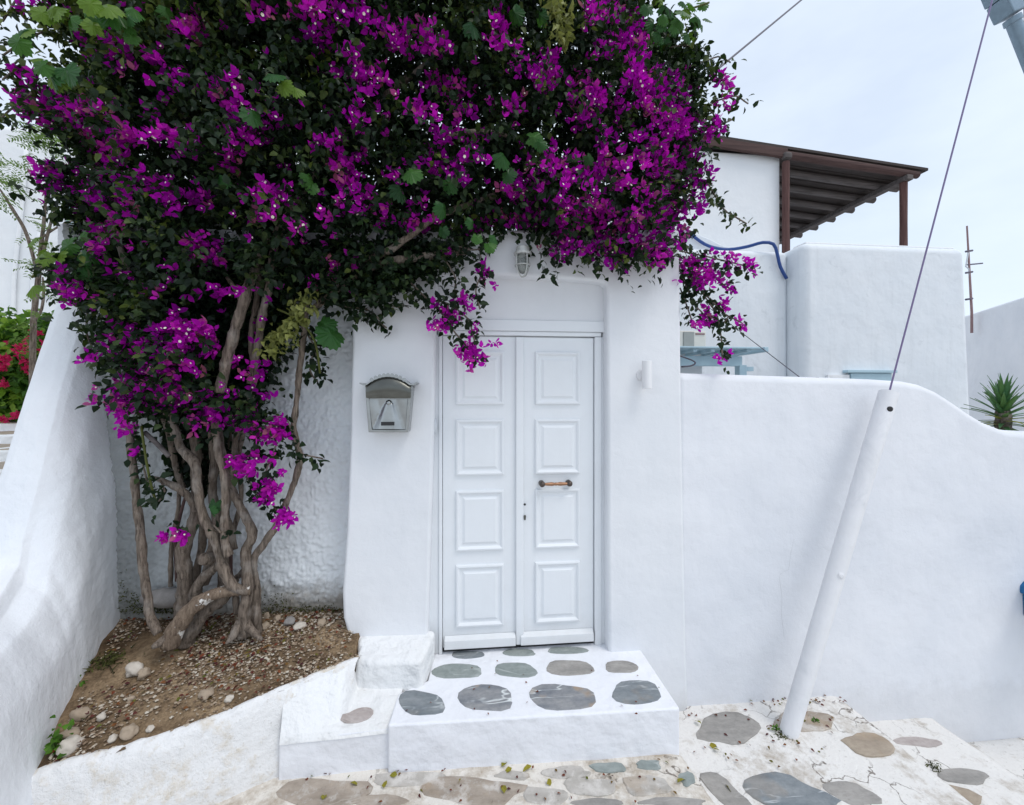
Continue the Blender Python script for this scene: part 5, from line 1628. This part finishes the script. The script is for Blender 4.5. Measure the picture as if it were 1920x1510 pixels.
FP[:, 1] = np.minimum(FP[:, 1], wall_face)
FA = unit(rand_dirs(len(FP)) * .75 + np.array([0, -.85, .05]))
FS = RNG.uniform(.027, .044, len(FP))
score = FP[:, 1] + .1 * RNG.random(len(FP)) - FS * 3 + np.where(FP[:, 2] > 4.0, 5, 0)
bigf = np.zeros(len(FP), bool)
bigf[np.argsort(score)[:300]] = True
b_, c_ = flower_batch(FP[~bigf], FA[~bigf], FS[~bigf], FV[~bigf])
bl_ = link('blossom', fold_mesh('blossom', *b_, BRACT_V, LEAF_F, [M['bract'], M['floret']], extra=c_), bg_)
bl_['kind'] = 'stuff'
fl_meshes = []
for k in range(8):
    b_, c_ = flower_batch(np.zeros((1, 3)), np.array([[0., 0, 1.]]), np.array([1.0]), np.array([.30 + .075 * k]))
    cc_ = (np.array([[0, 0, .42 if k % 3 == 0 else -.3]]), np.array([[1., 0, 0]]), np.array([[0, 0, 1.]]), .4, .4, np.ones(1), STAR_V, STAR_F)
    fl_meshes.append(fold_mesh('flower', *b_, BRACT_V, LEAF_F, [M['bract'], M['floret']], extra=cc_))
for i in np.nonzero(bigf)[0]:
    a = Vector(FA[i]).normalized()
    d = a.orthogonal().normalized()
    d = Matrix.Rotation(random.uniform(0, 6.28), 3, a) @ d
    place_basis(fl_meshes[int(min(7, max(0, (FV[i] - .3) / .075)))], 'flower', FP[i], d, a, FS[i], bg_)

# ------------------------------------------------------------------ grape vine threading the crown
def lobed(n_lobes=5):
    out = []
    k = 30
    for i in range(k):
        a = -PI + 2 * PI * i / k
        r = .60 + .12 * abs(math.cos(2.5 * a)) + .05 * math.cos(15 * a)
        if abs(a) > 2.75: r *= .55
        out.append((.42 + r * math.cos(a) * .95, r * math.sin(a) * .9))
    return out
LOB = lobed()
def vine_mesh(v, cup):
    vs = [(.40, 0, 0)] + [(x, y, -cup * 1.5 * ((x - .2) ** 2 + 1.6 * y * y) + .05 * math.sin(7 * x + 5 * y)) for x, y in LOB]
    fs = [(0, 1 + i, 1 + (i + 1) % len(LOB)) for i in range(len(LOB))]
    me = mesh_from('leaf', vs, fs, M['vine'])
    a = me.attributes.new('v', 'FLOAT', 'POINT')
    a.data.foreach_set('value', [v] * len(vs))
    return me
gv = thing('grape_vine', 'grape vine with large bright green lobed leaves threading through the bougainvillea', 'climbing plant', at(600, 640, -.2))
vm = [vine_mesh(v, c) for v in (.05, .3, .55, .85) for c in (.25, .5)]
VL = [(500, 140, .11, 2, 0), (520, 158, .10, 6, -.3), (545, 163, .08, 7, -.2), (470, 205, .12, 2, -1.2), (575, 325, .09, 5, -1.2), (585, 345, .07, 4, -1.4), (420, 330, .07, 3, -1.5), (760, 322, .12, 4, -.3), (835, 335, .10, 3, -.9), (745, 345, .12, 1, -1), (830, 380, .10, 3, -1.4), (990, 258, .10, 4, -.1), (1005, 265, .08, 3, -.5), (935, 285, .11, 3, -.9),
      (960, 15, .10, 3, -1.1), (880, 40, .11, 1, -1), (1010, 20, .09, 3, -1.3), (1100, 290, .07, 3, -1), (950, 320, .10, 0, -1.3), (885, 410, .07, 3, -1.5), (895, 440, .07, 4, -1.6), (915, 455, .08, 4, -1.2), (925, 440, .07, 3, -1), (830, 425, .07, 1, -1.5), (612, 612, .15, 2, -1.0), (600, 600, .12, 3, -.8),
      (140, 455, .12, 4, -2.6), (120, 470, .11, 6, -2.4), (150, 440, .10, 4, -1), (100, 480, .11, 6, -2.9), (75, 535, .11, 7, -2.9), (70, 445, .09, 6, -2.5), (110, 500, .09, 5, -2), (165, 470, .10, 3, -1.5), (135, 510, .10, 4, -1.8), (75, 470, .09, 7, -1.6), (155, 500, .09, 3, -1),
      (120, 15, .12, 6, -2.6), (90, 20, .10, 6, -2.2), (160, 10, .12, 5, -1.2), (200, 8, .12, 6, -1), (60, 55, .10, 6, -2.4), (40, 70, .09, 5, -2), (215, 25, .10, 5, -.6), (130, 40, .10, 4, -1.6), (100, 130, .12, 3, -1.8), (125, 125, .12, 2, -1.2), (90, 120, .09, 4, -2.4), (175, 40, .09, 6, -1.5), (245, 12, .08, 5, -.8), (310, 12, .09, 5, -1.4), (240, 60, .08, 4, -1),
      (1240, 10, .12, 3, -.5), (1270, 20, .12, 4, -.3), (1300, 30, .10, 3, -.5), (1255, 50, .10, 2, -1.2), (1285, 60, .09, 3, -.8), (1310, 10, .09, 4, .1), (1225, 35, .1, 3, -1.5), (1320, 35, .07, 2, -.4), (1290, 5, .1, 4, -.6), (1245, 75, .09, 2, -1.4), (1275, 45, .09, 5, -1), (1215, 8, .1, 2, -1.8),
      (1260, 30, .1, 1, -1.2), (1232, 58, .08, 3, -.9), (395, 950, .07, 3, -1.5), (405, 940, .09, 0, -1.7)]
rr = random.Random(11)
VL += [(x + rr.uniform(-22, 22), y + rr.uniform(-16, 16), s * .8, rr.choice((3, 5, 6, 7)), ang + rr.uniform(-.8, .8)) for x, y, s, vi, ang in VL if (x > 1180 and y < 90) or (x < 330 and y < 140)]
for x, y, s, vi, ang in VL:
    s *= .72 if s < .15 else .85
    Yv_ = float(front_Y([x], [y])[0]) - .05
    if 1180 < x and y < 90: Yv_ = rr.uniform(-.15, .15)
    if x < 180 and 430 < y < 560: Yv_ = -.12 + rr.uniform(-.05, .05)
    if x < 320 and y < 140: Yv_ -= rr.uniform(.0, .1)
    if y > 560: Yv_ = -.14
    p = at(x, y, Yv_)
    d = Vector((math.cos(ang), rr.uniform(-.5, .0), math.sin(ang)))
    n = Vector((rr.uniform(-.9, .9), -.8 + rr.uniform(-.3, .3), rr.uniform(.1, 1.2)))
    place_basis(vm[vi], 'leaf', p, d, n, s, gv)
for pp in ([(600, 700, -.08), (590, 640, -.14), (560, 600, -.15), (520, 580, -.14)], [(1205, 60, .2), (1260, 30, .15), (1330, 5, .1)], [(60, 520, -.08), (110, 480, -.07), (170, 440, -.05)], [(265, 800, -.12), (272, 850, -.14), (281, 900, -.14), (292, 940, -.13)]):
    obj('stem', tube([at(*v_) for v_ in pp], .006, sides=6), M['vine'] if False else M['palegreen'], gv, smooth=True)
tag(gv, None)

# pale wilting tassels
def tassel(name, label, path, n, size, width, seed, Y):
    r = np.random.default_rng(seed)
    pp = np.array(path, float)
    seg = np.concatenate([[0], np.cumsum(np.hypot(*np.diff(pp, axis=0).T))])
    s = r.random(n) * seg[-1]
    x = np.interp(s, seg, pp[:, 0]) + r.normal(0, width, n)
    y = np.interp(s, seg, pp[:, 1]) + r.normal(0, width * .6, n)
    P_ = at_many(x, y, Y + r.normal(0, .025, n))
    D_ = unit(r.normal(size=(n, 3)) * .6 + np.array([0, -.2, -.8]))
    N_ = unit(r.normal(size=(n, 3)) + np.array([0, -.6, .3]))
    t_ = thing(name, label, 'plant shoot', at(path[0][0], path[0][1], Y))
    obj('stem', tube([at(a_, b_, Y) for a_, b_ in path], .006, sides=6), M['palegreen'], t_, smooth=True)
    L_ = size * r.uniform(.6, 1.3, n)
    f_ = link('foliage', fold_mesh('foliage', P_, D_, N_, L_, L_ * .6, r.random(n), LEAF_V * np.array([1, 1, 2.2]), LEAF_F, M['palegreen']), t_)
    f_['kind'] = 'stuff'
tassel('pale_shoot', 'pale yellow green wilting shoot hanging in front of the trunks near the stucco wall', [(575, 545), (560, 590), (535, 620), (500, 660)], 210, .040, 13, 3, -.2)
tassel('pale_shoot', 'pale dried leaf bunch hanging near the top of the crown, right of centre', [(1035, -10), (1045, 20), (1055, 50), (1050, 75)], 120, .045, 10, 4, -.42)

# ------------------------------------------------------------------ weeds
def weed(name, label, px, py, z, n, spread, size, mat, seed, up=.4, tv=LEAF_V, tf=LEAF_F, wid=.75, cat='weed'):
    r = np.random.default_rng(seed)
    p = atz(px, py, z)
    t_ = thing(name, label, cat, p)
    P_ = np.array(p)[None] + r.normal(0, 1, (n, 3)) * np.array([spread, spread * .7, 0]) + np.array([0, 0, 1]) * np.abs(r.normal(0, up * spread, (n, 1)))
    D_ = unit(r.normal(size=(n, 3)) * .8 + np.array([0, -.1, .5]))
    N_ = unit(r.normal(size=(n, 3)) * .4 + np.array([0, -.4, .8]))
    L_ = size * r.uniform(.6, 1.3, n)
    o = link('foliage', fold_mesh('foliage', P_, D_, N_, L_, L_ * wid, r.random(n), tv, tf, mat), t_)
    o['kind'] = 'stuff'
    for k in range(3):
        e = Vector(P_[k])
        obj('stem', tube([p + Vector((0, 0, -.01)), (p + e) / 2 + Vector((0, 0, .012)), e], .002, sides=5), mat, t_)
weed('weed', 'bright green weed at the front corner where buttress wall meets the bed', 107, 1412, .06, 46, .026, .030, M['weed'], 1, 2.2)
weed('weed', 'small green sprig against the buttress wall, middle of the bed', 155, 1290, .13, 16, .022, .026, M['weed'], 2, .9)
weed('moss_tuft', 'brownish mossy tuft by the buttress wall behind the green sprig', 200, 1245, .165, 260, .055, .030, M['moss'], 3, .35, BLADE_V, BLADE_F, .22, 'moss')
weed('weed', 'tiny green weed at the left side of the leaning tube foot', 1456, 1372, Z1, 14, .016, .020, M['weed'], 5, 1.3)
weed('moss_tuft', 'dark moss cushion below the leaning tube foot', 1465, 1380, Z1, 120, .025, .016, M['moss'], 6, .2, BLADE_V, BLADE_F, .3, 'moss')
weed('weed', 'tiny green weed on the paving right of the leaning tube foot', 1531, 1354, Z1, 12, .014, .018, M['weed'], 7, .6)
weed('moss_tuft', 'mossy line on the second street stair edge at the far right', 1752, 1440, Z2, 70, .022, .016, M['moss'], 8, .2, BLADE_V, BLADE_F, .3, 'moss')
# dry moss creeping at the foot of the stucco
r = np.random.default_rng(9)
n = 900
mxx = np.concatenate([lo(468, 640, 500), lo(225, 330, 400)])
myy = np.concatenate([1150 - np.abs(RNG.normal(0, 20, 500)) * np.interp(mxx[:500], [468, 500, 560, 640], [1, 1, .5, .2]), 1150 - np.abs(RNG.normal(0, 30, 400)) * np.interp(mxx[500:], [225, 250, 330], [1.3, .7, .2])])
mo = link('moss', fold_mesh('moss', at_many(mxx, myy, .188), unit(r.normal(size=(n, 3)) + np.array([0, -.6, -.1])), rand_dirs(n), lo(.008, .022, n), lo(.004, .008, n), RNG.random(n), BLADE_V, BLADE_F, M['moss']))
tag(mo, kind='stuff')

# fallen leaves and petals
r = np.random.default_rng(21)
pts_l = []
for (x, y, s, z) in [(657, 1467, 5, ZS), (720, 1478, 5, ZS), (605, 1500, 7, ZS), (745, 1453, 5, ZS), (865, 1460, 5, ZS), (945, 1488, 5, ZS), (1025, 1470, 5, ZS), (1304, 1352, 6, Z1), (1360, 1470, 5, Z1), (1270, 1468, 4, ZS), (960, 1440, 4, ZS), (1337, 1405, 5, Z1), (1330, 1398, 4, Z1), (997, 1436, 6, ZS), (940, 1438, 4, ZS)]:
    pts_l.append((*atz(x, y, z + .012), .05))
for _ in range(60):
    x, y = r.uniform(1285, 1560), r.uniform(1318, 1440)
    pts_l.append((*atz(x, y, Z1 + .012), .022))
for _ in range(45):
    x, y = r.uniform(560, 1290), r.uniform(1425, 1505)
    if y > 1446 - (x - 560) * .04:
        pts_l.append((*atz(x, y, ZS + .012), .020))
for _ in range(22):
    x, y = r.uniform(760, 1240), r.uniform(1235, 1345)
    pts_l.append((*atz(x, y, .009), .015))
for _ in range(36):
    x, y = r.uniform(1400, 1590), r.normal(1313, 4)
    pts_l.append((*atz(x, y, Z1 + .012), .024))
for _ in range(420):
    x_, y_ = random.choice(scatter_bed(1, int(r.integers(1e6))))
    pts_l.append((x_, y_, soil_h(x_, y_) + .012, .026))
pl_ = np.array(pts_l)
n = len(pl_)
lt = link('fallen_leaves', fold_mesh('fallen_leaves', pl_[:, :3], unit(r.normal(size=(n, 3)) * np.array([1, 1, .15])), unit(r.normal(size=(n, 3)) * .35 + np.array([0, 0, 1])), pl_[:, 3] * r.uniform(.7, 1.1, n), pl_[:, 3] * .55, np.where(pl_[:, 3] > .04, .8 + .2 * r.random(n), r.random(n) * .6), LEAF_V, LEAF_F, M['litter']))
tag(lt, kind='stuff')

# ================================================================== LEFT BACKGROUND PLANTS
hc = Vector((-6.1, 3.75, 1.95))
hb = thing('red_bougainvillea_bush', 'bright green bush with crimson flowers beyond the buttress wall at the left edge', 'bush', (hc.x, hc.y, 1.26))
r = np.random.default_rng(31)
n = 9000
d_ = unit(r.normal(size=(n, 3)))
rad_ = r.random(n) ** .4 * (1 + .25 * np.array([mnoise.noise(Vector(v_) * 2.6) for v_ in d_]))
P_ = np.array(hc) + d_ * rad_[:, None] * np.array([1.35, .6, .78])
P_ = P_[P_[:, 2] > 1.28]
n = len(P_)
vv = np.array([.5 + .7 * mnoise.noise(Vector(v_) * 4.2) for v_ in P_])
f_ = link('foliage', fold_mesh('foliage', P_, unit(r.normal(size=(n, 3)) + np.array([0, -.4, -.3])), unit(r.normal(size=(n, 3)) * .6 + np.array([0, -.5, .8])), r.uniform(.07, .13, n), r.uniform(.05, .085, n), np.clip(vv + r.normal(0, .12, n), 0, 1), LEAF_V, LEAF_F, M['hedge']), hb)
f_['kind'] = 'stuff'
for (x, y, s) in [(40, 655, 18), (85, 655, 16), (5, 672, 14), (8, 690, 10), (50, 685, 10), (10, 720, 8), (32, 778, 10), (5, 785, 9), (60, 700, 8), (70, 625, 8)]:
    k = int(s * 1.6)
    fp_ = at_many(x + r.normal(0, s * .5, k), y + r.normal(0, s * .4, k), 3.12 + r.normal(0, .06, k))
    b_, c_ = flower_batch(fp_, unit(r.normal(size=(k, 3)) * .6 + np.array([0, -1, .2])), r.uniform(.032, .05, k), r.random(k))
    link('flower_cluster', fold_mesh('flower_cluster', *b_, BRACT_V, LEAF_F, M['red']), hb)['kind'] = 'stuff'
for k in range(5):
    x_ = hc.x - .6 + .3 * k
    obj('stem', tube([(x_, hc.y, 1.24), (x_ + .05, hc.y, 1.6), (x_ - .05, hc.y - .1, 2.1)], [.02, .018, .01], sides=6), M['bark'], hb, smooth=True)

TY = 2.6
tr = thing('young_tree', 'slender young tree with feathery leaves in front of the house at the left edge', 'tree', (at(60, 640, TY).x, TY, 1.1))
obj('trunk', tube([Vector((at(60, 640, TY).x, TY, 1.05)), at(62, 630, TY), at(66, 570, TY), at(72, 520, TY), at(76, 470, TY), at(82, 420, TY), at(85, 380, TY), at(90, 300, TY)], [.03, .029, .027, .024, .02, .017, .014, .008], sides=8, rough=.1), M['bark'], tr, smooth=True)
for pp, r0 in (([(66, 600), (78, 580), (82, 545), (80, 520)], .014), ([(72, 520), (50, 440), (25, 395), (0, 355)], .016), ([(80, 480), (92, 430), (105, 385)], .014), ([(80, 445), (110, 425), (150, 408)], .01), ([(76, 505), (100, 480), (125, 470)], .01)):
    obj('branch', tube([at(x, y, TY) for x, y in pp], [r0] * (len(pp) - 1) + [r0 * .5], sides=6), M['bark'], tr, smooth=True)
P_, D_ = [], []
r = np.random.default_rng(41)
for cx, cy, rx, ry, k in ((85, 265, 45, 35, 34), (60, 250, 30, 15, 12), (105, 250, 25, 25, 14), (15, 300, 22, 14, 12), (18, 340, 26, 20, 22), (5, 365, 20, 12, 10), (40, 410, 16, 8, 3), (60, 495, 28, 14, 10), (75, 440, 25, 20, 8), (100, 545, 20, 16, 8), (90, 360, 20, 12, 5), (130, 395, 15, 8, 4), (60, 600, 18, 10, 5), (50, 630, 25, 10, 6)):
    for _ in range(k):
        x, y = cx + r.normal(0, rx * .5), cy + r.normal(0, ry * .5)
        base = np.array(at(x, y, TY + r.normal(0, .2)))
        fd = unit(np.array([r.normal(), r.normal() * .6, r.normal() * .4 - .35]))
        sd_ = unit(np.cross(fd, np.array([0, .3, 1.])))
        for q in range(7):
            for sgn in (-1, 1):
                P_.append(base + fd * (.03 + q * .028))
                D_.append(sd_ * sgn + fd * .5)
P_, D_ = np.array(P_), np.array(D_)
n = len(P_)
f_ = link('foliage', fold_mesh('foliage', P_, D_, unit(r.normal(size=(n, 3)) * .4 + np.array([0, -.3, 1])), r.uniform(.03, .05, n), r.uniform(.013, .02, n), r.random(n), LEAF_V, LEAF_F, M['pinnate']), tr)
f_['kind'] = 'stuff'
